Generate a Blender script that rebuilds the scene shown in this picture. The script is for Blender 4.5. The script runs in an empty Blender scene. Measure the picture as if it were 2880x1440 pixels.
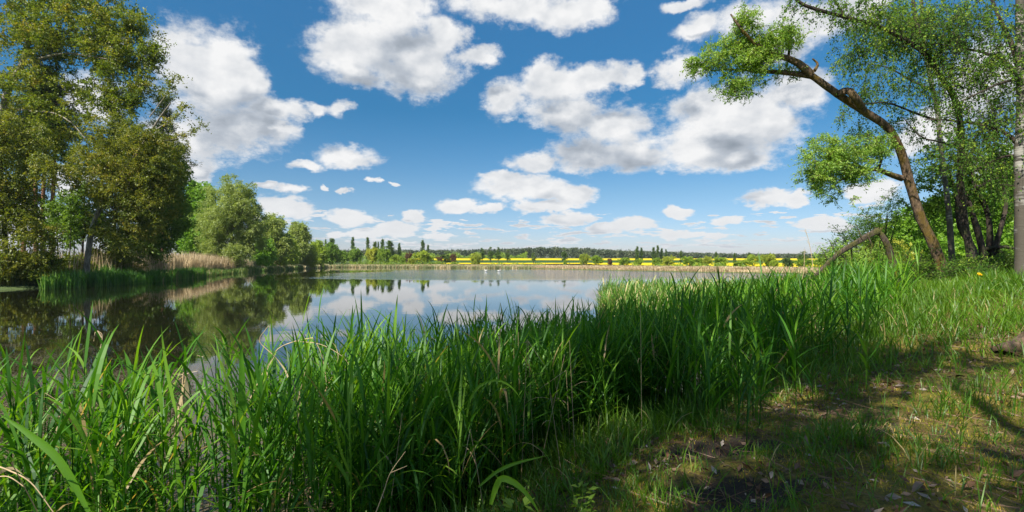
import bpy, math, random
import numpy as np
from mathutils import Vector

sc = bpy.context.scene
COL = sc.collection
CAMZ, HOR, F = 2.0, 737.0, 1440.0
def P(px, py, D):
    """image-measured bearing and a real distance -> world point"""
    return np.array([(px-1440.0)/F*D, D, CAMZ+(HOR-py)/F*D])

# ------------------------------------------------------------ camera
cam_d = bpy.data.cameras.new("camera"); cam = bpy.data.objects.new("camera", cam_d); COL.objects.link(cam)
cam.location = (0, 0, CAMZ); cam.rotation_euler = (math.radians(90), 0, 0)
cam_d.sensor_width = 36; cam_d.lens = 18; cam_d.shift_y = 17.0/2880
cam_d.clip_start = 0.05; cam_d.clip_end = 20000
sc.camera = cam

# ------------------------------------------------------------ sun, sky, exposure
SUN_EL, SUN_AZ = 47.0, 218.0        # azimuth clockwise from +Y
sun_d = bpy.data.lights.new("sun", 'SUN'); sun = bpy.data.objects.new("sun", sun_d); COL.objects.link(sun)
sun_d.energy = 5.0; sun_d.angle = math.radians(0.53); sun_d.color = (1.0, 0.93, 0.80)
e, a = math.radians(SUN_EL), math.radians(SUN_AZ)
sdir = Vector((math.sin(a)*math.cos(e), math.cos(a)*math.cos(e), math.sin(e)))
sun.rotation_euler = sdir.to_track_quat('Z', 'Y').to_euler()
sun.location = sdir*60
sc.view_settings.view_transform = 'Standard'; sc.view_settings.look = 'None'
sc.view_settings.gamma = 1.0; sc.view_settings.exposure = 0.8
sc.cycles.max_bounces = 7; sc.cycles.diffuse_bounces = 4; sc.cycles.glossy_bounces = 3
sc.cycles.transmission_bounces = 5; sc.cycles.use_denoising = True
sc.cycles.caustics_reflective = False; sc.cycles.caustics_refractive = False
sc.cycles.sample_clamp_indirect = 6.0

# clouds as (px, py, half width, half height) measured on a 2576-wide view of the sky
CL = [(530,200,150,135),(565,140,105,70),(450,120,90,50),(625,200,62,90),(600,330,150,70),(480,350,110,75),(490,430,55,32),
 (690,275,75,34),(790,272,45,24),(850,275,40,28),(690,330,75,28),
 (950,100,165,105),(1065,150,120,85),(860,120,92,92),(960,15,150,60),(1195,140,62,30),(1050,205,90,40),(900,190,90,36),(1130,100,60,50),
 (1300,18,165,48),(1440,38,110,44),(1230,5,90,45),(1500,20,65,30),
 (1400,215,115,50),(1500,188,110,34),(1270,250,60,50),(1360,180,55,42),(1440,290,110,62),(1545,320,105,62),(1480,385,110,50),(1340,412,58,30),(1600,390,115,52),(1590,190,34,30),
 (1840,320,175,100),(1910,290,115,88),(1740,375,120,58),(1780,265,95,50),(1850,400,90,35),
 (1700,178,58,42),(1760,65,70,34),(1900,55,160,60),(2020,62,115,62),(1700,12,70,20),(2010,225,90,60),(1960,130,90,40),
 (1330,480,135,42),(1440,490,82,34),(1150,520,60,24),(1225,525,50,15),(1270,450,60,22),(1430,548,85,22),(1380,520,110,20),
 (870,398,85,30),(775,424,50,14),(940,456,28,12),(990,462,19,7),(820,474,15,7),(870,481,24,7),
 (720,520,85,38),(735,478,55,18),(680,465,42,14),
 (885,548,72,26),(1040,543,38,20),(1000,575,75,22),(930,585,64,15),(850,590,28,12),(1100,592,60,12),
 (1930,500,100,28),(2015,502,42,26),(1705,535,42,20),(1830,553,58,18),(2060,560,75,22),(2120,575,40,15),(1600,560,70,22),(1520,572,60,16),(1800,592,40,11),(1710,590,70,12),
 (2200,480,95,42),(2330,550,90,30),(2470,200,150,110),(2330,340,90,50),(2560,420,100,80),(2150,20,90,50),
 (60,560,170,60),(180,450,70,50),(330,620,90,22),(250,250,90,60),(250,90,60,30)]
def build_world():
    w = bpy.data.worlds.new("World"); sc.world = w; w.use_nodes = True
    nt = w.node_tree; nt.nodes.clear(); N = nt.nodes; L = nt.links
    def lk(v, s):
        if isinstance(v, (int, float)): s.default_value = v
        elif isinstance(v, tuple): s.default_value = v
        else: L.new(v, s)
    def M(op, a, b=None, c=None, clamp=False):
        n = N.new('ShaderNodeMath'); n.operation = op; n.use_clamp = clamp
        lk(a, n.inputs[0])
        if b is not None: lk(b, n.inputs[1])
        if c is not None: lk(c, n.inputs[2])
        return n.outputs[0]
    def VM(op, a, b=None, c=None, out=0):
        n = N.new('ShaderNodeVectorMath'); n.operation = op
        lk(a, n.inputs[0])
        if b is not None: lk(b, n.inputs[1])
        if c is not None: lk(c, n.inputs[2])
        return n.outputs[out]
    def noise(vec, scale, detail, rough, col=False, dist=0.0, lac=2.0):
        n = N.new('ShaderNodeTexNoise'); n.inputs['Scale'].default_value = scale; n.inputs['Detail'].default_value = detail
        n.inputs['Roughness'].default_value = rough; n.inputs['Distortion'].default_value = dist; n.inputs['Lacunarity'].default_value = lac
        L.new(vec, n.inputs['Vector']); return n.outputs['Color' if col else 'Fac']
    def sstep(v, lo, hi, a=0.0, b=1.0):
        n = N.new('ShaderNodeMapRange'); n.interpolation_type = 'SMOOTHSTEP'
        L.new(v, n.inputs[0]); n.inputs[1].default_value = lo; n.inputs[2].default_value = hi
        n.inputs[3].default_value = a; n.inputs[4].default_value = b; return n.outputs[0]
    tc = N.new('ShaderNodeTexCoord'); sep = N.new('ShaderNodeSeparateXYZ'); L.new(tc.outputs['Generated'], sep.inputs[0])
    X, Y, Z = sep.outputs
    az = M('ARCTAN2', X, Y)
    hlen = M('SQRT', M('ADD', M('MULTIPLY', X, X), M('MULTIPLY', Y, Y)))
    el = M('DIVIDE', Z, M('MAXIMUM', hlen, 0.02))
    # clouds lie in a flat layer: they get smaller and flatter towards the horizon
    cmb = N.new('ShaderNodeCombineXYZ'); lk(az, cmb.inputs[0]); lk(el, cmb.inputs[1]); cmb.inputs[2].default_value = 0.0
    p = cmb.outputs[0]
    elc = M('MAXIMUM', el, 0.015)
    # noise domain: frequency rises towards horizon
    k = M('POWER', elc, -0.35)
    pn = N.new('ShaderNodeCombineXYZ'); lk(M('MULTIPLY', az, 1.0), pn.inputs[0]); lk(M('MULTIPLY', M('POWER', elc, 0.62), 1.35), pn.inputs[1]); pn.inputs[2].default_value = 0.37
    pn = pn.outputs[0]
    def field(pp, ppn):
        wv = VM('SUBTRACT', noise(ppn, 7.0, 3.0, 0.5, True), (0.5,0.5,0.5))
        wscale = sstep(el, 0.02, 0.35, 0.015, 0.085)
        w2 = VM('SUBTRACT', noise(ppn, 26.0, 4.0, 0.6, True), (0.5,0.5,0.5))
        n = N.new('ShaderNodeVectorMath'); n.operation = 'SCALE'; L.new(wv, n.inputs[0]); L.new(wscale, n.inputs['Scale'])
        n2 = N.new('ShaderNodeVectorMath'); n2.operation = 'SCALE'; L.new(w2, n2.inputs[0]); L.new(sstep(el, 0.02, 0.3, 0.03, 0.06), n2.inputs['Scale'])
        q = VM('ADD', pp, VM('MULTIPLY', VM('ADD', n.outputs[0], n2.outputs[0]), (1.0, 0.6, 0.0)))
        acc = None
        for (x, y, rx, ry) in CL:
            px, py = x*2880/2576, y*2880/2576; kk = 1.07 if y < 440 else 0.9; rx = rx*2880/2576*kk; ry = ry*2880/2576*kk
            t = (px-1440)/F; A = math.atan(t); c = math.cos(A)
            E = (HOR-py)/F*c; ra = rx/F*c*c; re = ry/F*c
            # d = 1-|(q-c)/r|
            ln = VM('LENGTH', VM('MULTIPLY_ADD', q, (1/ra, 1/re, 0.0), (-A/ra, -E/re, 0.0)), out=1)
            acc = ln if acc is None else M('SMOOTH_MIN', acc, ln, 0.22)
        return M('SUBTRACT', 1.0, acc)
    f0 = field(p, pn)
    n0 = M('ADD', M('MULTIPLY', noise(pn, 10.0, 9.0, 0.68), 0.65), M('MULTIPLY', noise(VM('ADD', pn, (3.1, 1.7, 0.4)), 30.0, 6.0, 0.62), 0.35))
    offn = (0.010, 0.035, 0.0)
    pn1 = VM('ADD', pn, (-0.014, 0.02, 0.0))
    n1 = noise(pn1, 9.0, 4.0, 0.55)
    nb = noise(pn, 9.0, 4.0, 0.55)
    # generic clouds round the rest of the sky, and the small streaky ones above the horizon
    gen = M('SUBTRACT', noise(pn, 3.2, 4.0, 0.5), 0.5)
    back = sstep(M('ABSOLUTE', az), 0.80, 1.05, -3.0, 0.0)
    gen = M('ADD', M('MULTIPLY', gen, 3.2), back)
    st = N.new('ShaderNodeCombineXYZ'); lk(M('MULTIPLY', az, 24.0), st.inputs[0]); lk(M('MULTIPLY', M('POWER', elc, 0.8), 105.0), st.inputs[1]); st.inputs[2].default_value = 2.2
    low = M('SUBTRACT', noise(st.outputs[0], 1.0, 5.0, 0.55), 0.535)
    band = M('MULTIPLY', sstep(el, 0.008, 0.03, 0.3, 1.0), sstep(el, 0.07, 0.15, 1.0, 0.0))
    low = M('ADD', M('MULTIPLY', low, 5.5), M('MULTIPLY', M('SUBTRACT', band, 1.0), 3.0))
    f = M('MAXIMUM', M('MAXIMUM', f0, gen), low)
    d = M('ADD', f, M('MULTIPLY', M('SUBTRACT', n0, 0.5), 2.3))
    alpha = sstep(M('DIVIDE', d, sstep(el, 0.03, 0.26, 0.42, 1.0)), -0.14, 0.50)
    # relief: brighter where the cloud thins out towards the light (up and left)
    puff = M('MULTIPLY', M('MULTIPLY', M('SUBTRACT', nb, n1), 0.9), sstep(el, 0.03, 0.2, 0.2, 1.0))
    thick = sstep(M('ADD', f, M('MULTIPLY', M('SUBTRACT', nb, 0.5), 0.5)), 0.0, 0.6)
    # underside: compare with the blob field higher up
    pu = VM('ADD', p, (-0.03, 0.07, 0.0)); pun = VM('ADD', pn, (-0.02, 0.05, 0.0))
    f1 = field(pu, pun)
    under = sstep(M('ADD', M('SUBTRACT', f1, f0), M('MULTIPLY', M('SUBTRACT', nb, 0.5), 0.8)), -0.45, 0.45)
    grey = M('MULTIPLY', M('MULTIPLY', thick, M('MULTIPLY_ADD', under, 0.95, 0.10)), sstep(el, 0.03, 0.22, 0.45, 1.0))
    lum = M('ADD', M('SUBTRACT', 0.95, M('MULTIPLY', grey, 0.47)), puff)
    lum = M('MINIMUM', M('MAXIMUM', lum, 0.30), 0.98)
    cr = N.new('ShaderNodeValToRGB'); L.new(lum, cr.inputs[0]); r = cr.color_ramp
    r.elements[0].position = 0.3; r.elements[0].color = (0.27,0.32,0.38,1); r.elements[1].position = 1.0; r.elements[1].color = (1.0,1.0,1.0,1)
    m_ = r.elements.new(0.62); m_.color = (0.53,0.58,0.65,1)
    # low clouds sink into the warm-white air above the horizon
    mx = N.new('ShaderNodeMix'); mx.data_type = 'RGBA'; L.new(sstep(el, 0.0, 0.15, 0.25, 0.0), mx.inputs[0]); L.new(cr.outputs[0], mx.inputs[6]); mx.inputs[7].default_value = (0.62,0.66,0.70,1)
    sky = N.new('ShaderNodeTexSky'); sky.sky_type = 'NISHITA'; sky.sun_disc = False
    sky.sun_elevation = math.radians(SUN_EL); sky.sun_rotation = math.radians(SUN_AZ)
    sky.altitude = 100; sky.air_density = 1.0; sky.dust_density = 0.4; sky.ozone_density = 3.0
    hs = N.new('ShaderNodeHueSaturation'); hs.inputs['Saturation'].default_value = 1.22; hs.inputs['Hue'].default_value = 0.495; L.new(sky.outputs[0], hs.inputs['Color'])
    gr = N.new('ShaderNodeValToRGB'); L.new(el, gr.inputs[0]); g_ = gr.color_ramp
    g_.elements[0].position = 0.0; g_.elements[0].color = (0.66,0.64,0.86,1); g_.elements[1].position = 0.5; g_.elements[1].color = (0.53,0.83,0.88,1)
    for p_, c_ in ((0.05,(0.64,0.66,0.82)), (0.13,(0.60,0.66,0.73)), (0.29,(0.34,0.63,0.70))):
        q_ = g_.elements.new(p_); q_.color = (*c_, 1)
    gm = N.new('ShaderNodeVectorMath'); gm.operation = 'MULTIPLY'; L.new(hs.outputs[0], gm.inputs[0]); L.new(gr.outputs[0], gm.inputs[1])
    gs = N.new('ShaderNodeVectorMath'); gs.operation = 'SCALE'; L.new(gm.outputs[0], gs.inputs[0]); gs.inputs['Scale'].default_value = 1.67
    b1 = N.new('ShaderNodeBackground'); L.new(gs.outputs[0], b1.inputs[0]); b1.inputs[1].default_value = 0.052
    b2 = N.new('ShaderNodeBackground'); L.new(mx.outputs[2], b2.inputs[0]); b2.inputs[1].default_value = 0.545
    ms = N.new('ShaderNodeMixShader'); L.new(M('MULTIPLY', alpha, sstep(el, 0.0, 0.03, 0.3, 1.0)), ms.inputs[0]); L.new(b1.outputs[0], ms.inputs[1]); L.new(b2.outputs[0], ms.inputs[2])
    o = N.new('ShaderNodeOutputWorld'); L.new(ms.outputs[0], o.inputs[0])
    w.cycles.sampling_method = 'MANUAL'; w.cycles.sample_map_resolution = 512
build_world()

# ------------------------------------------------------------ mesh collector
class MB:
    def __init__(s): s.v = []; s.f = []; s.r = []; s.h = []; s.n = 0
    def add(s, v, f, r=None, h=None):
        v = np.asarray(v, dtype=np.float64).reshape(-1, 3); f = np.asarray(f, dtype=np.int64)
        s.v.append(v); s.f.append(f+s.n)
        s.r.append(np.full(len(v), 0.5) if r is None else np.broadcast_to(r, (len(v),)))
        s.h.append(np.full(len(v), 0.5) if h is None else np.broadcast_to(h, (len(v),)))
        s.n += len(v)
    def append(s, o):
        s.split = sum(len(f) for f in s.f)
        for v, r, h in zip(o.v, o.r, o.h): s.v.append(v); s.r.append(r); s.h.append(h)
        for f in o.f: s.f.append(f+s.n)
        s.n += o.n
    def build(s, name, mat, parent=None, base=(0,0,0), smooth=False, mat2=None):
        me = bpy.data.meshes.new(name)
        V = np.concatenate(s.v)-np.asarray(base)
        me.vertices.add(len(V)); me.vertices.foreach_set("co", V.astype(np.float32).ravel())
        loops = np.concatenate([f.ravel() for f in s.f]); tot = np.concatenate([np.full(len(f), f.shape[1]) for f in s.f])
        start = np.concatenate([[0], np.cumsum(tot)[:-1]])
        me.loops.add(len(loops)); me.loops.foreach_set("vertex_index", loops.astype(np.int32))
        me.polygons.add(len(tot)); me.polygons.foreach_set("loop_start", start.astype(np.int32)); me.polygons.foreach_set("loop_total", tot.astype(np.int32))
        me.polygons.foreach_set("use_smooth", np.full(len(tot), smooth))
        for nm, arr in (("rnd", s.r), ("hgt", s.h)):
            at = me.attributes.new(nm, 'FLOAT', 'POINT'); at.data.foreach_set("value", np.concatenate(arr).astype(np.float32))
        me.update(calc_edges=True); me.materials.append(mat)
        if mat2 is not None:
            me.materials.append(mat2); mi = np.zeros(len(tot), np.int32); mi[s.split:] = 1; me.polygons.foreach_set("material_index", mi)
        o = bpy.data.objects.new(name, me); COL.objects.link(o)
        if parent is not None: o.parent = parent
        return o
def tag(o, label=None, cat=None, group=None, kind=None):
    if label: o['label'] = label
    if cat: o['category'] = cat
    if group: o['group'] = group
    if kind: o['kind'] = kind
    return o
def empty(name, loc, label, cat, group=None):
    o = bpy.data.objects.new(name, None); COL.objects.link(o); o.location = tuple(loc); o.empty_display_size = 0.3
    return tag(o, label, cat, group)
def unit(v): return v/np.maximum(np.linalg.norm(v, axis=-1, keepdims=True), 1e-9)

def tube(mb, pts, rad, sides=8, rough=0.0, rng=None, cap=True, h=None):
    pts = np.asarray(pts, float); n = len(pts); rad = np.broadcast_to(rad, (n,)).astype(float)
    t = np.gradient(pts, axis=0); t = unit(t)
    ref = np.array([0.31, 0.17, 0.93]) if abs(t[0] @ np.array([0.31,0.17,0.93])) < 0.93 else np.array([1.0,0.1,0.0])
    u = np.zeros_like(t)
    u0 = unit(ref-t[0]*(ref@t[0]))
    for i in range(n):
        u0 = unit(u0-t[i]*(u0@t[i])); u[i] = u0
    w = np.cross(t, u)
    ang = np.arange(sides)*2*math.pi/sides
    rr = rad[:, None]*np.ones((n, sides))
    if rough and rng is not None:
        lob = 1+rough*np.sin(ang*3+rng.random()*6)[None, :]*0.5+rng.normal(0, rough*0.35, (n, sides))
        rr = rr*lob
    V = pts[:, None, :]+rr[..., None]*(np.cos(ang)[None, :, None]*u[:, None, :]+np.sin(ang)[None, :, None]*w[:, None, :])
    i = np.arange(n-1)[:, None]*sides; j = np.arange(sides)[None, :]; j2 = (j+1) % sides
    Fc = np.stack([i+j, i+j2, i+sides+j2, i+sides+j], -1).reshape(-1, 4)
    mb.add(V.reshape(-1, 3), Fc, 0.5, h)
    if cap:
        mb.add(np.concatenate([V[-1], [pts[-1]+t[-1]*rad[-1]*0.4]]), np.array([[k, (k+1) % sides, sides] for k in range(sides)]), 0.9)

def spline(pts, n):
    """Catmull-Rom through pts (any number of columns)"""
    p = np.asarray(pts, float); p = np.vstack([2*p[0]-p[1], p, 2*p[-1]-p[-2]]); m = len(p)-3
    seg = np.linspace(0, m-1e-6, n); i = seg.astype(int); t = (seg-i)[:, None]
    a, b, c, d = p[i], p[i+1], p[i+2], p[i+3]
    return 0.5*((2*b)+(-a+c)*t+(2*a-5*b+4*c-d)*t**2+(-a+3*b-3*c+d)*t**3)

def leaves(mb, pos, axis, nrm, Ln, Wd, rnd):
    a = unit(axis); b = unit(np.cross(nrm, a)); n2 = np.cross(a, b)
    Ln = Ln[:, None]; Wd = Wd[:, None]
    v = np.stack([pos, pos+a*Ln*0.45+b*Wd*0.5+n2*Ln*0.06, pos+a*Ln, pos+a*Ln*0.45-b*Wd*0.5+n2*Ln*0.06], 1)
    k = np.arange(len(pos))[:, None]*4+np.arange(4)[None, :]
    mb.add(v.reshape(-1, 3), k, np.repeat(rnd, 4))

def thin_sticks(mb, A, B, r0, r1, C=None):
    """many thin 3-sided twigs from A to B via C"""
    n = len(A); C = (A+B)/2 if C is None else C
    Q = np.stack([A, C, B], 1); t = unit(B-A); ref = np.tile([0.3, 0.5, 0.81], (n, 1)); u = unit(np.cross(t, ref)); w = np.cross(t, u)
    rs = np.stack([r0, (r0+r1)/2, r1], 1)
    ang = np.arange(3)*2*math.pi/3
    V = Q[:, :, None, :]+rs[:, :, None, None]*(np.cos(ang)[None, None, :, None]*u[:, None, None, :]+np.sin(ang)[None, None, :, None]*w[:, None, None, :])
    f = []
    for s in range(2):
        for j in range(3):
            j2 = (j+1) % 3; f.append([s*3+j, s*3+j2, s*3+3+j2, s*3+3+j])
    Fc = (np.arange(n)[:, None, None]*9+np.array(f)[None]).reshape(-1, 4)
    mb.add(V.reshape(-1, 3), Fc, 0.5)

# ------------------------------------------------------------ materials
def new_mat(name):
    m = bpy.data.materials.new(name); m.use_nodes = True; nt = m.node_tree; nt.nodes.clear(); return m, nt, nt.nodes, nt.links
def ramp(nt, fac, stops, interp='LINEAR'):
    n = nt.nodes.new('ShaderNodeValToRGB'); nt.links.new(fac, n.inputs[0]); r = n.color_ramp; r.interpolation = interp
    while len(r.elements) < len(stops): r.elements.new(0.5)
    for e_, (p_, c_) in zip(r.elements, stops): e_.position = p_; e_.color = (*c_, 1)
    return n.outputs[0]
def tex_noise(nt, vec, scale, detail=4, rough=0.55):
    n = nt.nodes.new('ShaderNodeTexNoise'); n.inputs['Scale'].default_value = scale; n.inputs['Detail'].default_value = detail; n.inputs['Roughness'].default_value = rough
    if vec is not None: nt.links.new(vec, n.inputs['Vector'])
    return n.outputs['Fac']
def mapping(nt, vec, scale):
    n = nt.nodes.new('ShaderNodeMapping'); nt.links.new(vec, n.inputs[0]); n.inputs['Scale'].default_value = scale; return n.outputs[0]
def mixc(nt, fac, a, b, mode='MIX'):
    n = nt.nodes.new('ShaderNodeMix'); n.data_type = 'RGBA'; n.blend_type = mode
    for v, s in ((fac, n.inputs[0]), (a, n.inputs[6]), (b, n.inputs[7])):
        if isinstance(v, (int, float)): s.default_value = v
        elif isinstance(v, tuple): s.default_value = (*v, 1)
        else: nt.links.new(v, s)
    return n.outputs[2]
def attr(nt, nm):
    n = nt.nodes.new('ShaderNodeAttribute'); n.attribute_name = nm; return n.outputs['Fac']
def leaf_mat(name, stops, trans=0.48, gloss=0.022, tint=(1.2, 1.2, 0.5), base=None, rough=0.45, objvar=0.0, K=1.55):
    m, nt, N, L = new_mat(name); stops = [(p_, tuple(min(0.8, q*K) for q in c_)) for p_, c_ in stops]
    c = ramp(nt, attr(nt, 'rnd'), stops)
    if base is not None:      # lower part of a stalk has a colour of its own
        f = N.new('ShaderNodeMapRange'); L.new(attr(nt, 'hgt'), f.inputs[0]); f.inputs[1].default_value = base[1]; f.inputs[2].default_value = base[2]; f.inputs[3].default_value = 1; f.inputs[4].default_value = 0
        c = mixc(nt, f.outputs[0], c, base[0])
    if objvar:
        oi = N.new('ShaderNodeObjectInfo'); hs = N.new('ShaderNodeHueSaturation'); L.new(c, hs.inputs['Color'])
        r1 = N.new('ShaderNodeMapRange'); L.new(oi.outputs['Random'], r1.inputs[0]); r1.inputs[3].default_value = 0.5-objvar*0.12; r1.inputs[4].default_value = 0.5+objvar*0.06
        r2 = N.new('ShaderNodeMapRange'); L.new(oi.outputs['Random'], r2.inputs[0]); r2.inputs[3].default_value = 1+objvar; r2.inputs[4].default_value = 1-objvar
        L.new(r1.outputs[0], hs.inputs['Hue']); L.new(r2.outputs[0], hs.inputs['Value']); c = hs.outputs[0]
    ct = mixc(nt, 1.0, c, tint, 'MULTIPLY')
    d = N.new('ShaderNodeBsdfDiffuse'); L.new(c, d.inputs[0]); t = N.new('ShaderNodeBsdfTranslucent'); L.new(ct, t.inputs[0])
    ms = N.new('ShaderNodeMixShader'); ms.inputs[0].default_value = trans; L.new(d.outputs[0], ms.inputs[1]); L.new(t.outputs[0], ms.inputs[2])
    out = ms.outputs[0]
    if gloss:
        g = N.new('ShaderNodeBsdfGlossy'); g.inputs[1].default_value = rough; g.inputs[0].default_value = (0.9,0.95,1,1)
        m2 = N.new('ShaderNodeMixShader'); m2.inputs[0].default_value = gloss; L.new(out, m2.inputs[1]); L.new(g.outputs[0], m2.inputs[2]); out = m2.outputs[0]
    o = N.new('ShaderNodeOutputMaterial'); L.new(out, o.inputs[0]); return m
def bark_mat(name, dark, light, moss=None, scale=9.0, mossamt=0.5, bump=0.9):
    m, nt, N, L = new_mat(name)
    tc = N.new('ShaderNodeTexCoord'); v = tc.outputs['Object']
    n1 = tex_noise(nt, mapping(nt, v, (1, 1, 0.28)), scale, 7, 0.65)
    n2 = tex_noise(nt, v, scale*0.22, 3)
    c = ramp(nt, n1, [(0.36, dark), (0.62, light)])
    c = mixc(nt, n2, c, (0.6, 0.55, 0.5), 'MULTIPLY') if False else c
    if moss:
        mm = ramp(nt, n2, [(mossamt-0.06, (0,0,0)), (mossamt+0.08, (1,1,1))]); c = mixc(nt, mm, c, moss)
    b = N.new('ShaderNodeBsdfPrincipled'); L.new(c, b.inputs['Base Color']); b.inputs['Roughness'].default_value = 0.9
    bp = N.new('ShaderNodeBump'); bp.inputs['Strength'].default_value = bump; bp.inputs['Distance'].default_value = 0.09; L.new(n1, bp.inputs['Height']); L.new(bp.outputs[0], b.inputs['Normal'])
    o = N.new('ShaderNodeOutputMaterial'); L.new(b.outputs[0], o.inputs[0]); return m
def birch_mat():
    m, nt, N, L = new_mat("birch_bark")
    tc = N.new('ShaderNodeTexCoord'); v = tc.outputs['Object']
    band = tex_noise(nt, mapping(nt, v, (1.6, 1.6, 14)), 1.6, 5, 0.6)
    big = tex_noise(nt, mapping(nt, v, (1, 1, 1.4)), 2.3, 4, 0.6)
    c = ramp(nt, band, [(0.44, (0.05,0.045,0.04)), (0.52, (0.22,0.21,0.19)), (0.75, (0.36,0.35,0.32))])
    sp = N.new('ShaderNodeSeparateXYZ'); L.new(v, sp.inputs[0])
    mr = N.new('ShaderNodeMapRange'); L.new(sp.outputs[2], mr.inputs[0]); mr.inputs[1].default_value = 0.0; mr.inputs[2].default_value = 3.2; mr.inputs[3].default_value = 0.22; mr.inputs[4].default_value = 0.0
    ad = N.new('ShaderNodeMath'); L.new(big, ad.inputs[0]); L.new(mr.outputs[0], ad.inputs[1])
    k = ramp(nt, ad.outputs[0], [(0.50, (0,0,0)), (0.60, (1,1,1))])
    c = mixc(nt, k, c, (0.07,0.06,0.045))
    b = N.new('ShaderNodeBsdfPrincipled'); L.new(c, b.inputs['Base Color']); b.inputs['Roughness'].default_value = 0.75
    bp = N.new('ShaderNodeBump'); bp.inputs['Strength'].default_value = 0.4; bp.inputs['Distance'].default_value = 0.02; L.new(band, bp.inputs['Height']); L.new(bp.outputs[0], b.inputs['Normal'])
    o = N.new('ShaderNodeOutputMaterial'); L.new(b.outputs[0], o.inputs[0]); return m
def plain(name, c, rough=0.6, var=0.0, scale=20):
    m, nt, N, L = new_mat(name)
    b = N.new('ShaderNodeBsdfPrincipled'); b.inputs['Roughness'].default_value = rough
    tc = N.new('ShaderNodeTexCoord'); n = tex_noise(nt, tc.outputs['Object'], scale, 5)
    cc = ramp(nt, n, [(0.3, tuple(x*(1-var) for x in c)), (0.7, tuple(min(1, x*(1+var)) for x in c))]); L.new(cc, b.inputs['Base Color'])
    o = N.new('ShaderNodeOutputMaterial'); L.new(b.outputs[0], o.inputs[0]); return m

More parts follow.
